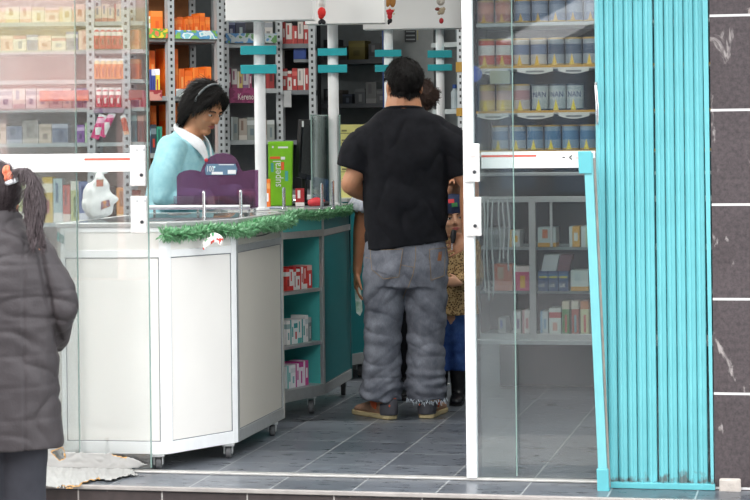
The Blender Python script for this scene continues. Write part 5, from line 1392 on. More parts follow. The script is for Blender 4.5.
def body(mb, J, s=1.0, thick=1.0, feet=False):
    """torso, neck, arms, legs from a dict of joints (root-local)"""
    t = thick
    limb(mb, [(J['pelvis'], .155*t*s, .105*t*s), (V(J['pelvis']).lerp(V(J['chest']), .45), .145*t*s, .10*t*s), (J['chest'], .165*t*s, .108*t*s), (V(J['chest']).lerp(V(J['neck']), .62), .14*t*s, .085*s), (J['neck'], .062*s, .058*s)], n=24)
    nk = J.get('nk', 1)
    limb(mb, [(V(J['neck'])-V((0, 0, .03*s)), .066*t*s*nk, .062*t*s*nk), (V(J['neck']).lerp(V(J['head']), .5), .056*t*s*nk, .058*t*s*nk), (J['head'], .052*s*nk, .054*s*nk)])
    for sd in 'LR':
        sh, el, wr = V(J['sh'+sd]), V(J['el'+sd]), V(J['wr'+sd])
        limb(mb, [(sh, .055*t*s, .058*t*s), (sh.lerp(el, .35), .050*t*s, .052*t*s), (sh.lerp(el, .8), .042*t*s, .043*t*s), (el, .040*t*s, .040*t*s)])
        limb(mb, [(el, .040*t*s, .040*t*s), (el.lerp(wr, .3), .042*t*s, .040*t*s), (el.lerp(wr, .75), .032*t*s, .029*t*s), (wr, .027*s*t, .022*s*t)])
        add_hand(mb, wr, J['hd'+sd], J['pn'+sd], J['th'+sd], s*J.get('hs', 1), J.get('cu'+sd, (18, 30, 22)))
        hp, kn, an = V(J['hp'+sd]), V(J['kn'+sd]), V(J['an'+sd])
        limb(mb, [(hp, .082*t*s, .085*t*s), (hp.lerp(kn, .4), .072*t*s, .075*t*s), (hp.lerp(kn, .9), .054*s, .055*s), (kn, .052*s, .054*s), (kn.lerp(an, .3), .05*s, .056*s), (kn.lerp(an, .8), .036*s, .037*s), (an, .034*s, .036*s)])
        if not feet: continue
        ft = V(J['ft'+sd]); fd = ft.normalized()
        limb(mb, [(an-V((0, 0, .02*s))-fd*.03*s, .030*s, .03*s), (V((an.x, an.y, .035*s))+ft*.35, .036*s, .028*s), (V((an.x, an.y, .025*s))+ft*.8, .042*s, .02*s), (V((an.x, an.y, .02*s))+ft, .03*s, .014*s)])
def make_body(root, J, M, skin, s=1, thick=1, voxel=.0058):
    mb = MB(); body(mb, J, s, thick); add_head(mb, M)
    me = remesh(mb, voxel, 3)
    return link('body', me, skin, root, True)
def hair_shell(root, bodyo, M, cond, off, m, amp=.004, f=(40, 40, 40), name='hair'):
    inv = M.inverted(); me = bodyo.data
    keep = [cond(inv@v.co) and (inv@v.co).length < .16 for v in me.vertices]
    idx = {}; mb = MB()
    for p in me.polygons:
        if all(keep[i] for i in p.vertices):
            fs = []
            for i in p.vertices:
                if i not in idx:
                    v = me.vertices[i]; idx[i] = len(mb.v)
                    mb.v.append(v.co+v.normal*(off(inv@v.co)+amp*noise.noise(V((v.co.x*f[0], v.co.y*f[1], v.co.z*f[2])))))
                fs.append(idx[i])
            mb.f.append(fs)
    # boundary ring tucked into the scalp
    cnt = {}
    for fc in mb.f:
        for a, b in zip(fc, fc[1:]+fc[:1]): cnt[frozenset((a, b))] = cnt.get(frozenset((a, b)), 0)+1
    bd = set(i for k_, c in cnt.items() if c == 1 for i in k_)
    rev = {b: a for a, b in idx.items()}
    for i in bd:
        v = me.vertices[rev[i]]; mb.v[i] = v.co-v.normal*.002
    return mb.build(name, m, root, True, local=True)
def cloth(root, mb, name, m, voxel=.008, smooth=3, disp=None):
    me = remesh(mb, voxel, smooth)
    if disp: displace(me, disp)
    return link(name, me, m, root, True)
def bvh(o):
    me = o.data
    return BVHTree.FromPolygons([v.co.copy() for v in me.vertices], [list(p.vertices) for p in me.polygons])
def seam(bv, pts, dirn, r=.0012, off=.001, steps=8):
    """stitch line laid on a surface through a list of points shot along dirn"""
    out = []
    for a, b in zip(pts[:-1], pts[1:]):
        for i in range(steps):
            p = V(a).lerp(V(b), i/steps); h = bv.ray_cast(p, V(dirn), 3)
            if h[0]: out.append(h[0]-V(dirn)*off)
    h = bv.ray_cast(V(pts[-1]), V(dirn), 3)
    if h[0]: out.append(h[0]-V(dirn)*off)
    mb = MB()
    if len(out) > 1: mb.tube(out, r, 5)
    return mb
def shoe(root, c, yaw, s, um, sm, hm, lm, name='shoe', ln=.28, boot=0):
    """low shoe: c = heel on the floor, toe along local +y turned by yaw"""
    T = Matrix.Translation(V(c))@Matrix.Rotation(math.radians(yaw), 4, 'Z')@Matrix.Scale(s, 4)
    def put(mb, nm, m, par, voxel=None, smooth=True):
        q = MB(); q.v = [T@v for v in mb.v]; q.f = mb.f
        if voxel: return link(nm, remesh(q, voxel, 2), m, par, True)
        return q.build(nm, m, par, local=True, smooth=smooth)
    up = MB()
    up.loft([((0, .015, .055), .036, .045), ((0, .06, .05), .038, .042), ((0, .13, .045), .042, .036), ((.004, .20, .036), .046, .026), ((.004, .255, .030), .036, .018)], ref=(1, 0, 0), n=20, sub=5)
    up.loft([((0, .04, .05), .036, .045), ((0, .035, .085), .037, .048), ((0, .03, .115), .038, .050)], ref=(1, 0, 0), n=20, sub=4)
    u = put(up, name, um, root, .0055)
    so = MB()
    prof = [(0, -.030), (.026, -.026), (.038, -.008), (.040, .06), (.042, .12), (.050, .18), (.048, .235), (.032, .275), (.004, .288), (-.026, .275), (-.044, .235), (-.046, .18), (-.038, .12), (-.038, .06), (-.038, -.008), (-.026, -.026)]
    prof = [(x, y+.008) for x, y in prof]
    so.prism(prof, .0005, .024); put(so, 'sole', sm, u, None, False).modifiers.new('Bevel', 'BEVEL').width = .004
    hc = MB(); arc = []
    for i in range(13):
        a = math.pi+math.pi*i/12; arc.append(((.0405*math.cos(a), .024+.054*math.sin(a), .060-.012*abs(math.cos(a))), .040-.012*abs(math.cos(a)), .006))
    hc.loft(arc, ref=(0, 0, 1), n=14, sub=2)
    put(hc, 'heel_counter', hm, u)
    hd_ = MB(); hd_.ell((-.024, -.026, .068), (.006, .003, .006)); put(hd_, 'heel_badge', lm, u)
    for sx in (-1, 1):
        tg = MB(); tg.loft([((sx*.0455, .055, .062), .018, .004), ((sx*.046, .085, .070), .016, .004), ((sx*.038, .11, .082), .010, .004)], ref=(0, 0, 1), n=10); put(tg, 'side_panel', lm, u)
    cl = MB()
    k = 14; ring_ = [((.041*math.cos(2*math.pi*i/k)), .03+.053*math.sin(2*math.pi*i/k), .112+.012*math.sin(2*math.pi*i/k)) for i in range(k+1)]
    cl.tube(ring_, .0075, 8); put(cl, 'collar', lm, u)
    la = MB()
    for i in range(4):
        y = .095+i*.026; z = .099-i*.0125
        la.tube([(-.024, y, z-.010), (0, y+.004, z+.001), (.024, y, z-.010)], .003, 6, 2)
    put(la, 'lace', lm, u)
    return u

def blades(root, src, n, ln, wd, flow, m, lift, M, name='hair_strands'):
    me = src.data; me.update(); inv = M.inverted(); mb = MB(); vs = me.vertices; R_ = M.to_3x3().normalized()
    for _ in range(n):
        v = random.choice(vs); nn = v.normal
        f_ = R_@flow(inv@v.co, nn); t = f_-nn*f_.dot(nn)
        if t.length < 1e-3: continue
        t = (t.normalized()+V((random.uniform(-.25, .25), random.uniform(-.25, .25), random.uniform(-.25, .25)))).normalized()
        sd = t.cross(nn).normalized()*wd; l_ = ln*random.uniform(.6, 1.15)
        b_ = v.co-nn*.002; mid = b_+t*l_*.5+nn*(.0035+l_*lift*.4); tip = b_+t*l_+nn*(l_*lift*.5)
        mb.add([b_-sd, b_+sd, mid+sd*.8, mid-sd*.8, tip], [(0, 1, 2, 3), (3, 2, 4)])
    return mb.build(name, m, src if src else root, True, local=True)

# ---------------------------------------------------------------- the man in the black T-shirt
MD = 10.04
mroot = P(405, 418, MD); mroot.z = 0
MS = F/MD
def m_(px, py, y=0.0): return V(((px-405)/MS, y, (419.9-py)/MS))
man = empty('person', mroot, 0, 'man seen from behind in a black T-shirt, grey jeans and brown shoes', 'person')
M_skin = skin_mat('warm_skin', '#cd9674', '#b47c5a')
J = dict(nk=1.22, pelvis=m_(406, 262), chest=m_(407, 165), neck=m_(407, 104, .0), head=m_(407, 91, .015),
         shL=m_(376, 141), elL=m_(352.5, 186, -.01), wrL=m_(378, 203, .20), hdL=(.6, .8, .1), pnL=(.4, -.2, -.9), thL=-1,
         shR=m_(441, 141), elR=m_(472, 187, -.02), wrR=m_(470.5, 241, .0), hdR=(-.87, .0, -.49), pnR=(.0, .95, -.2), thR=-1, cuR=(6, 12, 14),
         hpL=m_(384, 275), knL=m_(383, 340, .02), anL=m_(382, 402, .0), ftL=V((-.14, .08, 0)),
         hpR=m_(427, 275), knR=m_(427, 340, .02), anR=m_(427, 402, .0), ftR=V((.03, .18, 0)))
HM = headM(m_(407.5, 89, .01), -6, 14, 0, 1.0)
mb_body = make_body(man, J, HM, M_skin, 1.0, 1.12, .0042)
M_hairb = mat('black_hair', '#100d0c', .62, 0, .4, 120, .5, 300, .25)
def short_hair(p):
    if p.z < -.07: return False
    if p.y > .062: return p.z > .07
    if p.y > .0: return p.z > (.035 if p.y < .045 else .06)
    if abs(p.x) > .055 and p.y > -.03: return p.z > .028
    return p.z > -.068+abs(p.x)*.35
hs_ = hair_shell(man, mb_body, HM, short_hair, lambda p: .005+.010*max(0, min(1, (p.z+.06)/.1)), M_hairb, .005, (70, 70, 50))
blades(man, hs_, 5200, .024, .0016, lambda p, n: V((.25*p.x/.08, -.25, -.75)), M_hairb, .2, HM)
add_face(man, HM, skin=M_skin)
# T-shirt
ts = MB()
ts.loft([(m_(408.5, 248, .0), .205, .140), (m_(408.5, 230, .0), .202, .145), (m_(408.5, 200, .005), .202, .150), (m_(408.5, 165, 0), .213, .146), (m_(407.5, 142, -.005), .222, .134), (m_(407.5, 127, -.005), .212, .112), (m_(407, 118, .0), .155, .094), (m_(407, 111.5, .004), .100, .086), (m_(407, 109, .004), .096, .083)], ref=(1, 0, 0), n=32, sub=6, cap=False)
for sd, a, b, c, r0_, r1_ in (('L', m_(390, 135), m_(364, 150, -.005), m_(355, 171, -.01), .098, .068), ('R', m_(428, 135), m_(458, 150, -.008), m_(467, 178, -.02), .096, .060)):
    ts.loft([(a, r0_*.92, .092), (b, .082, .088), (c, r1_+.008, .080)], ref=(1, 0, 0) if sd == 'x' else (0, 1, 0), n=20, sub=5, cap=False)
def ridge_(v, sx, sy, sz, o, p=5): return (1-abs(nz(v, sx, sy, sz, o)))**p
def shirt_folds(v, n):
    low = max(0, min(1, (1.15-v.z)/.3))
    kk = max(0, min(1, (1.46-v.z)/.06))
    return kk*shirt_f(v, low)
def shirt_f(v, low):
    return .010*nz(v, 4, 4, 8)+.011*low*math.sin(v.z*44+v.x*22+4*nz(v, 4, 4, 4))*max(0, nz(v, 7, 5, 5, 2)+.25)+.006*nz(v, 16, 10, 6, 3)-.009*(ridge_(V((v.x+.4*v.z, v.y, v.z)), 7, 5, 5, 4, 8)-.15)
M_tee = fabric('black_cotton', '#15161a', '#1d1e23', .9)
tee = cloth(man, ts, 'tshirt', M_tee, .0075, 3, shirt_folds)
# hem tilts up to the right: trim below the tilted line by squeezing
for v in tee.data.vertices:
    k_z = max(0, min(1, (1.02-v.co.z)/.16)); v.co.z += v.co.x*.115*k_z
cr_ = MB(); k = 22
cr_.tube([m_(407, 112.5, .004)+V((.094*math.cos(2*math.pi*i/k), .082*math.sin(2*math.pi*i/k), .003-.014*math.sin(2*math.pi*i/k))) for i in range(k+1)], .008, 8)
cr_.build('collar', M_tee, tee, True, local=True)
# jeans
jn = MB()
jn.loft([(m_(407.5, 240), .188, .128), (m_(407.5, 252), .199, .136), (m_(407.5, 270), .207, .146), (m_(407, 288), .203, .138)], ref=(1, 0, 0), n=28, sub=5, cap=False)
for cxs in (((387, .112), (385.5, .102), (384, .094), (383.5, .089), (383, .090), (382.5, .095), (382, .101), (381.5, .094)),
            ((427, .112), (427.5, .103), (427.5, .095), (427.5, .091), (427, .092), (426.5, .097), (426.5, .100), (427, .088))):
    ys = (272, 295, 318, 340, 360, 378, 390, 402)
    jn.loft([(m_(cx, y, .01), r, r*1.08) for (cx, r), y in zip(cxs, ys)], ref=(1, 0, 0), n=24, sub=5, cap=False)
def ridge(v, sx, sy, sz, o, p=5): return (1-abs(nz(v, sx, sy, sz, o)))**p
def jean_folds(v, n):
    lowk = max(0, min(1, (.30-v.z)/.25)); kn = math.exp(-((v.z-.38)/.12)**2)
    w_ = .007*nz(v, 7, 7, 9)+.003*nz(v, 16, 16, 20, 4)
    w_ += .016*lowk*nz(v, 5, 5, 26, 3)+.006*lowk*math.sin(v.z*95+9*nz(v, 6, 6, 5))+.009*kn*nz(v, 5, 5, 20, 8)
    th = max(0, min(1, (.62-v.z)/.1))
    w_ -= .0075*th*(ridge(v, 4, 4, 11, 2, 7)-.25)
    w_ -= .005*(ridge(V((v.x, v.y, v.z+abs(v.x)*.9)), 4, 4, 13, 9, 9)-.15)
    w_ += .004*max(0, 1-abs(v.z-.60)/.12)*math.sin(v.z*60+abs(v.x)*55)
    return w_
def jeans_mat(name, a, b_):
    m, nt, out = new_mat(name)
    b = N(nt, 'ShaderNodeBsdfPrincipled', Roughness=.85); b.inputs['Specular IOR Level'].default_value = .2
    tc = N(nt, 'ShaderNodeTexCoord'); n1 = N(nt, 'ShaderNodeTexNoise', Scale=9.0, Detail=6.0, Roughness=.6); L(nt, tc, 'Object', n1, 'Vector')
    mp = N(nt, 'ShaderNodeMapping'); mp.inputs['Scale'].default_value = (500, 500, 40); L(nt, tc, 'Object', mp, 0)
    n2 = N(nt, 'ShaderNodeTexNoise', Scale=1.0, Detail=2.0); L(nt, mp, 0, n2, 'Vector')
    r = N(nt, 'ShaderNodeMapRange'); r.inputs[1].default_value = .35; r.inputs[2].default_value = .68; L(nt, n1, 'Fac', r, 0)
    mx = mixcol(nt); mx.inputs[6].default_value = (*lin(a), 1); mx.inputs[7].default_value = (*lin(b_), 1); L(nt, r, 0, mx, 0)
    m3 = mixcol(nt, 'OVERLAY'); m3.inputs[0].default_value = .35; L(nt, mx, 2, m3, 6); L(nt, n2, 'Fac', m3, 7)
    L(nt, m3, 2, b, 'Base Color')
    bp = N(nt, 'ShaderNodeBump', Strength=.2, Distance=.002); L(nt, n2, 'Fac', bp, 'Height'); L(nt, bp, 0, b, 'Normal')
    L(nt, b, 0, out, 0); return m
M_jeans = jeans_mat('grey_denim', '#5a5d66', '#83868f')
jeans = cloth(man, jn, 'jeans', M_jeans, .0065, 4, jean_folds)
bvj = bvh(jeans)
M_stitch = mat('tan_stitching', '#8f7754', .8)
def pj(px, py): v = m_(px, py); return V((v.x, -1, v.z))
for poly in ([(372, 251), (404.5, 249.5), (400, 277), (385, 279), (373.5, 270)], [(430.5, 250.5), (447, 249.5), (445.5, 277), (432, 281)]):
    q4 = [poly[0], poly[1], poly[2], poly[-1]]
    pk = drape(bvj, (0, -1, 0), (1, 0, 0), (0, 0, 1), (0, 1, 0), [V((m_(*p).x, m_(*p).z, 0)) for p in (q4[3], q4[2], q4[1], q4[0])], .004, 9)
    po_ = pk.build('back_pocket', M_jeans, jeans, True, local=True)
    seam(bvj, [pj(*p) for p in poly+[poly[0]]], (0, 1, 0), .0013, .0045).build('stitching', M_stitch, jeans, local=True)
seam(bvj, [pj(417, 247), pj(417, 258), pj(414, 275), pj(404, 300)], (0, 1, 0), .0014, .0015).build('stitching', M_stitch, jeans, local=True)
seam(bvj, [pj(364, 258), pj(388, 262), (pj(416, 268))], (0, 1, 0), .001, .001).build('stitching', M_stitch, jeans, local=True)
drape(bvj, (0, -1, 0), (1, 0, 0), (0, 0, 1), (0, 1, 0), [V((m_(*p).x, m_(*p).z, 0)) for p in ((438.5, 262), (442.5, 262), (443.5, 253), (440, 253.5))], .006, 5).build('leather_patch', mat('brown_leather_patch', '#8a5a38', .6), jeans, local=True)
# frayed hem of the right leg
fy = MB()
for i in range(60):
    an_ = math.pi*(1+.95*i/60)+.05; c_ = m_(427, 402, .01); r_ = .096
    p_ = c_+V((r_*math.cos(an_), r_*1.08*math.sin(an_), random.uniform(-.002, .012)))
    fy.tube([p_, p_+V((random.uniform(-.008, .008), -.003, -random.uniform(.006, .020)))], .0011, 5)
fy.build('frayed_hem', mat('pale_threads', '#b7c0c8', .9), jeans, local=True)
M_suede = mat('tan_suede', '#a8826a', .9, 0, .15, 40, .3, 200); M_sole = mat('beige_rubber', '#c3b085', .7, 0, .1, 30)
M_heel = mat('charcoal_leather', '#4b4a50', .6); M_orng = mat('orange_lining', '#c85a32', .7)
s1_ = shoe(man, m_(390.5, 420, -.04), 36, 1.0, M_suede, M_sole, M_heel, M_orng)
s2_ = shoe(man, m_(426, 420, -.02), -16, 1.0, M_suede, M_sole, M_heel, M_orng)
for u_ in (s1_, s2_):
    pass
# keys held in the right hand: a thing of its own
kp = man.matrix_basis@m_(454.5, 239, -.034)
keys = empty('car_key', kp, 0, 'black car key held in the lowered right hand of the man', 'key')
MB().loft([((0, 0, -.028), .009, .006), ((.002, 0, .0), .014, .008), ((.006, 0, .028), .012, .007)], ref=(1, 0, 0), n=14).build('fob', M_black, keys, True, local=True)
MB().box((-.004, 0, -.045), (.006, .0025, .036)).build('blade', M_chrome, keys, local=True)

# ---------------------------------------------------------------- assistant in the pale blue coat
PD = 10.55
pr = V((-1.0, PD, 0))
lady = empty('person', pr, math.radians(-108), 'dark-haired woman in a pale blue coat with white collar bowing behind the white counter', 'person')
M_skin2 = skin_mat('tan_skin', '#c48f6c', '#aa7856')
J = dict(pelvis=(0, -.03, .90), chest=(0, .02, 1.17), neck=(0, .085, 1.375), head=(0, .125, 1.455),
         shL=(-.165, .05, 1.30), elL=(-.19, .10, 1.04), wrL=(-.09, .30, 1.075), hdL=(.35, .9, -.1), pnL=(.1, .1, -1), thL=-1,
         shR=(.165, .04, 1.295), elR=(.20, .02, 1.05), wrR=(.13, .235, 1.045), hdR=(-.3, .95, .05), pnR=(-.1, 0, -1), thR=1,
         hpL=(-.085, -.03, .86), knL=(-.09, -.01, .47), anL=(-.09, -.03, .08), ftL=V((-.02, .17, 0)),
         hpR=(.085, -.03, .86), knR=(.09, -.01, .47), anR=(.09, -.03, .08), ftR=V((.02, .17, 0)))
HL = headM((0, .155, 1.503), -29, -20, 0, 1.02)
lb = make_body(lady, J, HL, M_skin2, .96, .94)
add_face(lady, HL, skin=M_skin2, lip='#a05a54')
# bobbed hair
hb_ = MB()
def hl(mbx, fn):
    q = MB(); fn(q); o_ = len(mbx.v); mbx.v += [HL@v for v in q.v]; mbx.f += [[i+o_ for i in f] for f in q.f]
def bob(q):
    q.ell((0, -.022, .047), (.089, .100, .087), n=24, m=16)
    q.loft([((0, -.06, .06), .078, .05), ((0, -.072, .0), .084, .048), ((0, -.07, -.055), .080, .040), ((0, -.062, -.098), .066, .028)], ref=(1, 0, 0), n=20)
    for sx in (-1, 1):
        q.loft([((sx*.070, .0, .07), .022, .05), ((sx*.084, -.022, .01), .017, .042), ((sx*.086, -.034, -.05), .015, .030), ((sx*.074, -.05, -.098), .012, .02)], ref=(1, 0, 0), n=14)
        q.loft([((sx*.012, .060, .105), .020, .016), ((sx*.045, .075, .075), .022, .012), ((sx*.073, .052, .035), .012, .018), ((sx*.083, .022, -.002), .009, .015)], ref=(1, 0, 0), n=12)
hl(hb_, bob)
hm_ = remesh(hb_, .0065, 2); iHL = HL.inverted()
def strands(v, n):
    p = iHL@v; a = math.atan2(p.x, p.y-.02)
    return .0035*noise.noise(V((a*9, p.z*4, 2)))+.0025*noise.noise(V((a*26, p.z*6, 5)))
displace(hm_, strands)
hr_ = link('hair', hm_, M_hairb, lady, True)
blades(lady, hr_, 4200, .055, .0017, lambda p, n: V((0, -.35 if p.z > .03 else .05, -1)), M_hairb, .06, HL)
hbd = MB(); q = []
for i in range(15):
    a = math.pi*(i/14); q.append(HL@V((.0935*math.cos(a), .010, .040+.098*math.sin(a)-.004)))
hbd.tube(q, .0052, 8); hbd.build('hairband', mat('grey_hairband', '#6f7678', .3), lady, True, local=True)
# coat
M_coat = fabric('pale_blue_cotton', '#8fc4cf', '#a4d4dc', .8)
ct = MB()
ct.loft([((0, -.03, .62), .235, .18), ((0, -.03, .85), .205, .155), ((0, -.015, 1.0), .185, .142), ((0, .01, 1.15), .192, .142), ((0, .035, 1.25), .185, .125), ((0, .06, 1.325), .14, .095), ((0, .078, 1.365), .082, .075)], ref=(1, 0, 0), n=30, sub=5, cap=False)
for sd, sx in (('L', -1), ('R', 1)):
    a, b_, c_ = V(J['sh'+sd]), V(J['el'+sd]), V(J['wr'+sd])
    ct.loft([(a+V((-sx*.035, 0, .008)), .078, .082), (a.lerp(b_, .45)+V((sx*.01, 0, 0)), .072, .078), (b_, .062, .066)], ref=(0, 1, 0), n=18)
    ct.loft([(b_, .062, .062), (b_.lerp(c_, .5), .056, .056), (b_.lerp(c_, .93), .048, .048)], ref=(1, 0, 0), n=18)
coat = cloth(lady, ct, 'coat', M_coat, .008, 3, lambda v, n: .006*nz(v, 6, 6, 6)+.006*math.sin(v.z*26+v.x*18+5*nz(v, 4, 4, 4))*max(0, nz(v, 5, 5, 5, 6)+.1)+.003*nz(v, 16, 16, 12, 1))
col = MB()
for sx in (-1, 1):
    col.loft([((0, .012, 1.405), .009, .022), ((sx*.056, .034, 1.398), .009, .026), ((sx*.076, .085, 1.365), .009, .028), ((sx*.056, .150, 1.315), .008, .032), ((sx*.032, .178, 1.250), .005, .016)], ref=(sx*.6, .8, .2), n=14, sub=5)
M_coll = fabric('white_cotton', '#e8ebee', None, .8)
cloth(lady, col, 'collar', M_coll, .005, 1)
MB().ell((.05, .178, 1.20), (.009, .006, .012)).build('red_badge', mat('red_tab', '#c8323c', .4), lady, True, local=True)
sk = MB()
for sx in (-1, 1): sk.loft([((sx*.085, -.03, .85), .10, .105), ((sx*.09, -.02, .5), .075, .08), ((sx*.09, -.03, .06), .07, .08)], ref=(1, 0, 0), n=18)
cloth(lady, sk, 'trousers', fabric('white_trousers', '#c9d6da'), .012, 2)
for sx in (-1, 1): shoe(lady, (sx*.09, -.06, 0), -sx*6, .85, M_white, M_white, M_white, M_white)

# ---------------------------------------------------------------- child in the leopard print coat
CD = 10.6
cc0 = P(453, 405, CD)
kid = empty('person', (cc0.x, CD, 0), math.radians(176), 'small child in a leopard print coat, navy cap and black boots, peeping past the man', 'person')
KS = F/CD
def k_(px, py, y=0.0): return V((-(px-453)/KS, y, (402.5-py)/KS))
M_skin3 = skin_mat('child_skin', '#d0a284', '#bd8a6c')
J = dict(pelvis=k_(453, 318), chest=k_(454, 270), neck=k_(456, 237), head=k_(456.5, 226),
         shL=k_(472, 245), elL=k_(477, 278, .02), wrL=k_(462, 281, .13), hdL=(.9, .1, .1), pnL=(0, -1, 0), thL=-1,
         shR=k_(437, 245), elR=k_(432, 276), wrR=k_(434, 303, .04), hdR=(0, .2, -1), pnR=(-1, 0, 0), thR=1, hs=1.0,
         hpL=k_(463, 322), knL=k_(460, 358), anL=k_(459, 392), ftL=V((.03, .11, 0)),
         hpR=k_(443, 322), knR=k_(441, 358), anR=k_(440, 392), ftR=V((.03, .11, 0)))
HK = headM(k_(456.5, 218, .01), 3, 4, 4, .89)
kb = make_body(kid, J, HK, M_skin3, .62, 1.0, .0048)
add_face(kid, HK, skin=M_skin3, lip='#b8605a', brow='#4a352a')
def leopard():
    m, nt, out = new_mat('leopard_print')
    b = N(nt, 'ShaderNodeBsdfPrincipled', Roughness=.9)
    tc = N(nt, 'ShaderNodeTexCoord'); vo = N(nt, 'ShaderNodeTexVoronoi', Scale=105.0); L(nt, tc, 'Object', vo, 'Vector')
    cr = N(nt, 'ShaderNodeValToRGB'); cr.color_ramp.elements.new(.5)
    for e_, (p_, c_) in zip(cr.color_ramp.elements, ((.22, '#2d2118'), (.38, '#8a6a44'), (.6, '#b5986a'))): e_.position = p_; e_.color = (*lin(c_), 1)
    L(nt, vo, 'Distance', cr, 0); L(nt, cr, 0, b, 'Base Color'); L(nt, b, 0, out, 0); return m
kc = MB()
kc.loft([(k_(453, 314), .135, .105), (k_(453, 290), .128, .10), (k_(454, 262), .122, .092), (k_(455, 244), .108, .078), (k_(456, 236), .06, .055)], ref=(1, 0, 0), n=26, cap=False)
for sd in 'LR':
    a, b_, c_ = V(J['sh'+sd]), V(J['el'+sd]), V(J['wr'+sd])
    kc.loft([(a, .05, .052), (a.lerp(b_, .6), .046, .048), (b_, .043, .045)], ref=(0, 1, 0)); kc.loft([(b_, .043, .044), (b_.lerp(c_, .85), .036, .036)], ref=(0, 0, 1))
cloth(kid, kc, 'coat', leopard(), .007, 3, lambda v, n: .005*nz(v, 14, 14, 14)+.003*nz(v, 40, 40, 40))
M_cap = mat('navy_knit', '#232f4e', .9, 0, .2, 60, .4, 220)
cap = MB()
def hk(mbx, fn):
    q = MB(); fn(q); o_ = len(mbx.v); mbx.v += [HK@v for v in q.v]; mbx.f += [[i+o_ for i in f] for f in q.f]
hk(cap, lambda q: (q.ell((0, -.010, .062), (.090, .108, .078), n=26, m=16), q.loft([((0, -.014, .032), .090, .108), ((0, -.013, .056), .0925, .111)], ref=(1, 0, 0), n=26)))
capo = cloth(kid, cap, 'cap', M_cap, .006, 2, lambda v, n: .002*nz(v, 60, 60, 60))
for nm, x0_, x1_, z0_, z1_, hx in (('red_patch', -.004, .03, .085, .108, '#b8323a'), ('green_patch', -.02, .012, .062, .085, '#3a7a48')):
    bvc = bvh(capo)
    cs = [HK@V((x, .3, z)) for x, z in ((x0_, z0_), (x1_, z0_), (x1_, z1_), (x0_, z1_))]
    dr_ = (HK.to_3x3()@V((0, -1, 0))).normalized()
    vs = []
    for j in range(5):
        for i in range(5):
            p_ = cs[0].lerp(cs[1], i/4).lerp(cs[3].lerp(cs[2], i/4), j/4); h_ = bvc.ray_cast(p_, dr_, 1)
            vs.append((h_[0] if h_[0] else p_+dr_*.2)-dr_*.0015)
    MB().add(vs, [(j*5+i, j*5+i+1, j*5+i+6, j*5+i+5) for j in range(4) for i in range(4)]).build(nm, mat('cap_'+hx[1:], hx, .8), capo, True, local=True)
kj = MB()
for px, pk in ((462, 'L'), (443, 'R')):
    kj.loft([(k_(px, 306), .072, .078), (k_(px-1, 335), .060, .066), (k_(px-2, 358), .053, .056), (k_(px-2.5, 370), .050, .052)], ref=(1, 0, 0), n=18, cap=False)
cloth(kid, kj, 'jeans', jeans_mat('blue_denim', '#233f78', '#4a68a4'), .0075, 2, lambda v, n: .006*nz(v, 16, 16, 26))
M_bootk = mat('black_leather', '#131316', .28, 0, .1, 30, .2, 80)
for px in (458.5, 440):
    bo = MB(); b0 = k_(px, 402.5)
    bo.loft([(b0+V((0, -.012, .035)), .036, .042), (b0+V((0, -.012, .10)), .039, .046), (b0+V((0, -.01, .175)), .049, .054), (b0+V((0, -.01, .188)), .049, .054)], ref=(1, 0, 0), n=20)
    bo.loft([(b0+V((0, -.025, .030)), .034, .028), (b0+V((.004, .045, .030)), .035, .028), (b0+V((.008, .105, .024)), .034, .021), (b0+V((.010, .135, .02)), .024, .016)], ref=(1, 0, 0), n=18)
    bt = cloth(kid, bo, 'boot', M_bootk, .006, 2, lambda v, n: .003*nz(v, 30, 30, 45))
    so = MB().prism([(b0.x+x, b0.y+y) for x, y in ((-.03, -.055), (.03, -.055), (.038, .0), (.044, .08), (.042, .13), (.012, .158), (-.02, .13), (-.03, .06))], .0005, .012); so.build('sole', mat('boot_sole', '#0d0d0e', .6), bt, local=True)

# ---------------------------------------------------------------- woman standing in front of the man
WD = 10.9
wx = (408-375)*WD/F
wom = empty('person', (wx, WD, 0), math.radians(180), 'woman in a frilled white blouse, mostly hidden behind the man in black', 'person')
WS = F/WD
def w_(px, py, y=0.0): return V((-(px-408)/WS, y, (395-py)/WS))
M_skin4 = skin_mat('brown_skin', '#c48a66', '#a8704e')
J = dict(pelvis=w_(410, 220), chest=w_(408, 170), neck=w_(413, 128), head=w_(415, 112),
         shL=w_(440, 142), elL=w_(453, 192, .02), wrL=w_(453, 183, .24), hdL=(.0, .9, .35), pnL=(0, .4, -1), thL=-1,
         shR=w_(372, 146), elR=w_(360.5, 212, .03), wrR=w_(355.5, 271, .03), hdR=(.05, .1, -1), pnR=(-1, 0, 0), thR=1, cuR=(12, 22, 18),
         hpL=w_(427, 226), knL=w_(427, 310), anL=w_(427, 379), ftL=V((-.03, .16, 0)),
         hpR=w_(397, 226), knR=w_(402, 310), anR=w_(403, 379), ftR=V((.02, .16, 0)))
HW = headM(w_(416, 104, .02), -10, -100, 0, .93)
wb = make_body(wom, J, HW, M_skin4, .96, .88)
add_face(wom, HW, skin=M_skin4)
ch = MB(); random.seed(4)
def curls(q):
    q.ell((0, -.02, .045), (.09, .103, .09), n=20, m=14)
    for _ in range(70):
        t, p_ = random.uniform(0, 2*math.pi), random.uniform(-.75, 1.2)
        x, y, z = .088*math.cos(t)*math.cos(p_), -.022+.10*math.sin(t)*math.cos(p_), .04+.088*math.sin(p_)
        if y > .045 and z < .07: continue
        r_ = random.uniform(.014, .022); q.ell((x, y, z), (r_, r_, r_), n=10, m=6)
q = MB(); curls(q); ch.v = [HW@v for v in q.v]; ch.f = q.f
hw_ = cloth(wom, ch, 'hair', mat('brown_curls', '#3d2b23', .6, 0, .3, 100, .5, 260), .0065, 1, lambda v, n: .004*nz(v, 90, 90, 90))
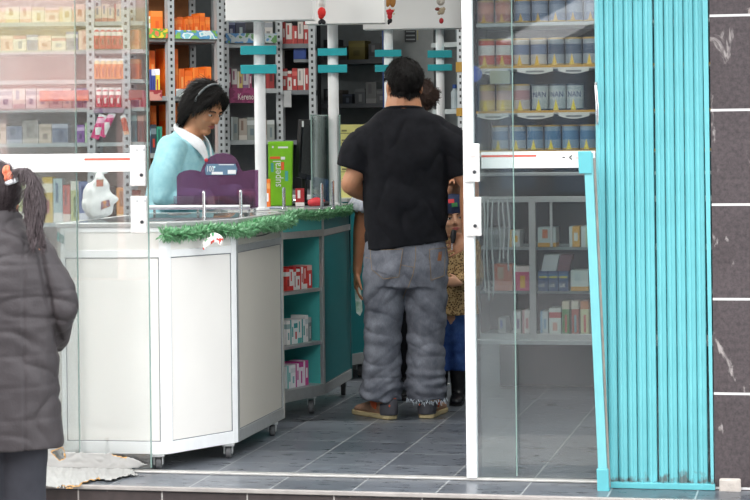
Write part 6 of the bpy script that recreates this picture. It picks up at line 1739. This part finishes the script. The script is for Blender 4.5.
blades(wom, hw_, 2600, .03, .0016, lambda p, n: V((random.uniform(-1, 1), random.uniform(-1, 1), random.uniform(-1, 1))), bpy.data.materials['brown_curls'], .5, HW)
wbz = MB()
wbz.loft([(w_(410, 235), .165, .12), (w_(409, 200), .155, .115), (w_(408, 165), .170, .12), (w_(409, 140), .155, .09), (w_(413, 128), .075, .065)], ref=(1, 0, 0), n=26)
for sd, px, py, pt in (('R', 361.5, 204, .03), ('L', 451, 176, .01)):
    a = V(J['sh'+sd]); c_ = w_(px, py, pt)
    wbz.loft([(a, .068, .07), (a.lerp(c_, .6), .058, .06), (c_, .050, .052)], ref=(0, 1, 0), n=18)
M_blouse = mat('white_floral_cotton', '#e4e6ea', .8, 0, .06, 30)
blo = cloth(wom, wbz, 'blouse', M_blouse, .008, 2, lambda v, n: .005*nz(v, 12, 12, 12))
for c_, el in ((w_(361, 205, .03), J['elR']), (w_(452, 179, .01), J['elL'])):
    fr_ = MB(); n_ = 40
    ax_ = (V(el)-V(J['shR'] if c_.x > 0 else J['shL'])).normalized(); s1 = ax_.cross(V((0, 1, 0))).normalized(); s2 = ax_.cross(s1)
    rings = []
    for (t, rr, am) in ((-.045, .054, .0), (-.012, .066, .006), (.030, .074, .015)):
        rings.append([c_+ax_*(t+am*.5*math.sin(i*2.2))+(s1*math.cos(2*math.pi*i/n_)+s2*math.sin(2*math.pi*i/n_))*(rr+am*math.sin(i*1.9)) for i in range(n_)])
    fr_.add([p for r_ in rings for p in r_], [(j*n_+i, j*n_+(i+1) % n_, (j+1)*n_+(i+1) % n_, (j+1)*n_+i) for j in range(2) for i in range(n_)])
    o = fr_.build('sleeve_frill', mat('white_floral_frill', '#eceef2', .8, hx2='#c9cede', scale=55), blo, True, local=True); o.modifiers.new('s', 'SOLIDIFY').thickness = .002
wt = MB()
wt.loft([(w_(411, 215), .15, .115), (w_(412, 240), .165, .125)], ref=(1, 0, 0), n=22)
for sd in 'LR': wt.loft([(V(J['hp'+sd]), .095, .10), (V(J['kn'+sd]), .068, .075), (V(J['an'+sd])+V((0, 0, .05)), .055, .065)], ref=(1, 0, 0), n=18)
cloth(wom, wt, 'trousers', fabric('black_trousers', '#17181c'), .01, 2, lambda v, n: .004*nz(v, 12, 12, 14))
for sd in 'LR':
    a = V(J['an'+sd]); shoe(wom, (a.x, a.y-.03, 0), 0, .86, M_bootk, M_bootk, M_bootk, M_bootk)
rg = MB(); f0 = V(J['wrL'])+V((.0, .105, .032)); 
rg.tube([f0+V((.0105*math.cos(2*math.pi*i/14), .002, .0105*math.sin(2*math.pi*i/14))) for i in range(15)], .0022, 6)
rg.build('gold_ring', mat('gold', '#d8b04a', .2, .9), wom, True, local=True)
# folded paper held in her lowered hand
wpap = wom.matrix_basis@w_(356.8, 299, .06)
pp = empty('folded_paper', wpap, 0, 'folded white and green leaflet in the lowered hand beside the teal counter', 'leaflet')
MB().extr([V((-.020, 0, .07)), V((.010, .004, .075)), V((.018, .004, -.05)), V((.006, .002, -.075)), V((-.012, 0, -.06))], (.002, .008, 0)).build('leaflet', mat('leaflet_print', '#e8ece8', .6, hx2='#8fc0a0', scale=40), pp, local=True)

# ---------------------------------------------------------------- person in the grey parka outside
GD_ = 7.2
gx_ = (3-375)*GD_/F
par = empty('person', (gx_, GD_, -.2), 0, 'person with ponytail and orange hair bow in a long grey parka, left edge', 'person')
GS = F/GD_
ztop_ = lambda y: 1.33-(y-144.2)/GS+.2
def g_(px, py, y=0.0): return V(((px-3)/GS, y, ztop_(py)))
J = dict(pelvis=g_(4, 400), chest=g_(3, 290), neck=g_(0, 226, .02), head=g_(-4, 208, .04),
         shL=g_(-34, 252), elL=g_(-60, 318, .02), wrL=g_(-46, 352, .10), hdL=(.3, .8, -.3), pnL=(1, 0, 0), thL=1,
         shR=g_(39, 254), elR=g_(61, 312, -.02), wrR=g_(47, 345, .10), hdR=(-.4, .8, -.3), pnR=(-1, 0, 0), thR=-1,
         hpL=g_(-17, 405), knL=g_(-16, 462), anL=g_(-16, 523), ftL=V((-.02, .15, 0)),
         hpR=g_(22, 405), knR=g_(21, 462), anR=g_(20, 523), ftR=V((.02, .15, 0)))
for sd in 'LR': J['an'+sd] = V((J['an'+sd][0], 0, .075))
HP = headM(g_(-9, 202, .035), -18, 42, 0, .98)
pbod = make_body(par, J, HP, M_skin4, .86, 1.0)
add_face(par, HP, skin=M_skin4)
M_hairg = mat('ashy_dark_hair', '#463d3f', .55, 0, .35, 90, .4, 250, .3)
hair_shell(par, pbod, HP, lambda p: p.z > -.08 and (p.y < .03 or p.z > .06) and not (abs(p.x) > .06 and p.y > -.02 and p.z < .02), lambda p: .012, M_hairg, .003, (60, 60, 20))
blades(par, [c for c in par.children if c.name.startswith('hair')][-1], 2600, .05, .0017, lambda p, n: V((0, -.3, .8)), M_hairg, .05, HP)
pt = MB()
pt.loft([(g_(8, 181, -.03), .014, .016), (g_(17, 173.5, -.045), .014, .016), (g_(29, 174, -.06), .016, .019), (g_(38, 185, -.075), .018, .022), (g_(42, 202, -.085), .019, .025), (g_(40, 219, -.09), .015, .022), (g_(36.5, 233, -.095), .007, .014), (g_(38, 243, -.10), .003, .006)], ref=(0, 1, 0), n=18, sub=6)
for pxs in ([(30, 190), (30, 208), (32, 224), (34, 238)], [(40, 215), (44, 232), (47, 244)], [(34, 186), (33, 205), (31, 222)]):
    pt.loft([(g_(x, y, -.085-.004*i), .010-.002*i, .012-.002*i) for i, (x, y) in enumerate(pxs)], ref=(0, 1, 0), n=10)
pto_ = cloth(par, pt, 'ponytail', M_hairg, .006, 1, lambda v, n: .0035*noise.noise(V((v.x*95, v.y*60, v.z*9)))+.002*noise.noise(V((v.x*170, v.y*90, v.z*14))))
blades(par, pto_, 2000, .045, .0015, lambda p, n: V((0, 0, -1)), M_hairg, .04, Matrix.Identity(4))
bo_ = MB(); bo_.ell(g_(8.5, 170, -.05), (.013, .015, .020), Matrix.Rotation(.4, 3, 'Y')); bo_.ell(g_(12, 176, -.05), (.014, .015, .017)); bo_.ell(g_(9, 179, -.045), (.012, .012, .012))
cloth(par, bo_, 'hair_bow', mat('coral_fabric', '#e8582c', .7, hx2='#f0a080', scale=80), .0045, 1, lambda v, n: .003*nz(v, 80, 80, 80))
wb_ = MB(); wb_.tube([g_(6, 184, -.035), g_(12, 182, -.055), g_(17, 180.5, -.055), g_(20, 178.5, -.05)], .009, 10, 3); wb_.build('white_hair_tie', M_coll, par, True, local=True)
pk_ = MB()
pk_.loft([(g_(3, 447), .195, .150), (g_(3, 420), .192, .150), (g_(3, 380), .187, .148), (g_(3, 330), .183, .142), (g_(3, 290), .182, .138), (g_(2, 262), .178, .122), (g_(1, 244), .145, .10), (g_(0, 233, .005), .095, .085)], ref=(1, 0, 0), n=32, sub=6, cap=False)
pk_.loft([(g_(0, 238, .01), .098, .088), (g_(-1, 226, .02), .088, .085), (g_(-2, 217, .03), .080, .082)], ref=(1, 0, 0), n=26, sub=4, cap=False)
for sd, sx in (('L', -1), ('R', 1)):
    a, b_, c_ = V(J['sh'+sd]), V(J['el'+sd]), V(J['wr'+sd])
    pk_.loft([(a+V((-sx*.04, 0, -.004)), .082, .085), (a.lerp(b_, .5), .066, .074), (b_+V((-sx*.006, 0, 0)), .058, .066)], ref=(0, 1, 0), n=20)
    pk_.loft([(b_+V((-sx*.006, 0, 0)), .058, .060), (b_.lerp(c_, .55), .052, .052), (b_.lerp(c_, 1.05), .045, .045)], ref=(1, 0, 0), n=20)
def quilt(v, n):
    d_ = .0045*nz(v, 7, 7, 9)+.003*nz(v, 22, 22, 30, 3)
    for zs_ in (.60, .71, .815, .925, 1.03, 1.12):
        d_ -= .0022*math.exp(-((v.z-zs_-.008*nz(v, 5, 5, 0, 1))/.007)**2)
    d_ -= .004*math.exp(-((v.x-.085)/.005)**2)*(1 if v.y < 0 else 0)
    d_ -= .012*math.exp(-((v.x-.130-(1.2-v.z)*.17)/.010)**2)*(1 if v.y < .03 and .72 < v.z < 1.2 else 0)
    d_ -= .008*(ridge_(V((v.x+v.z*.5, v.y, v.z)), 4, 4, 9, 5, 9)-.12)
    d_ += .006*math.sin(v.z*60+v.x*38+8*nz(v, 5, 5, 5))*max(0, nz(v, 6, 6, 9, 9)+.05)
    return d_
cloth(par, pk_, 'parka', mat('grey_brown_nylon', '#3b3739', .55, 0, .07, 12, .12, 120, .3), .0068, 2, quilt)
tr_ = MB()
for sd in 'LR': tr_.loft([(V(J['hp'+sd]), .092, .1), (V(J['kn'+sd]), .078, .085), (V((J['an'+sd].x, 0, .05)), .07, .08)], ref=(1, 0, 0), n=20)
cloth(par, tr_, 'trousers', fabric('charcoal_trousers', '#33343a'), .009, 2, lambda v, n: .005*nz(v, 9, 9, 16))
for sd in 'LR':
    a = J['an'+sd]; shoe(par, (a.x, -.03, 0), 0, .82, M_black, M_black, M_black, M_black)
# ================================================================== LIGHT
w = bpy.data.worlds.new('overcast_sky'); SC.world = w; w.use_nodes = True
nt = w.node_tree; nt.nodes.clear()
out = nt.nodes.new('ShaderNodeOutputWorld'); bg_ = nt.nodes.new('ShaderNodeBackground')
bg_.inputs['Color'].default_value = (.97, .98, 1.0, 1); bg_.inputs['Strength'].default_value = 4.5
nt.links.new(bg_.outputs[0], out.inputs[0])
def area(name, loc, rot, sx, sy, e_, col=(1, 1, 1)):
    l = bpy.data.lights.new(name, 'AREA'); l.shape = 'RECTANGLE'; l.size = sx; l.size_y = sy; l.energy = e_; l.color = col
    o = bpy.data.objects.new(name, l); COL.objects.link(o); o.location = loc; o.rotation_euler = rot
    return o
# unseen fill lights added under the ceiling to brighten racks, assistant and headers
for i, (a, b, e_) in enumerate(((-1.5, 1.0, 60), (.9, 3.7, 34), (-1.6, 3.4, 70), (1.4, 1.7, 24), (-.1, .5, 9))):
    area('ceiling_fill_light', S(a, b, 2.72), (0, 0, -YAW), 1.2, .2, e_, (1, .98, .94))
sun = bpy.data.lights.new('added_soft_sun', 'SUN'); sun.energy = .8; sun.angle = math.radians(45); sun.color = (1, .97, .92)  # soft sun added under the overcast sky to give the gate slats shape
so_ = bpy.data.objects.new('added_soft_sun', sun); COL.objects.link(so_)
so_.rotation_euler = V((.55, .62, -.75)).to_track_quat('-Z', 'Y').to_euler()
SC.view_settings.exposure = 0.0
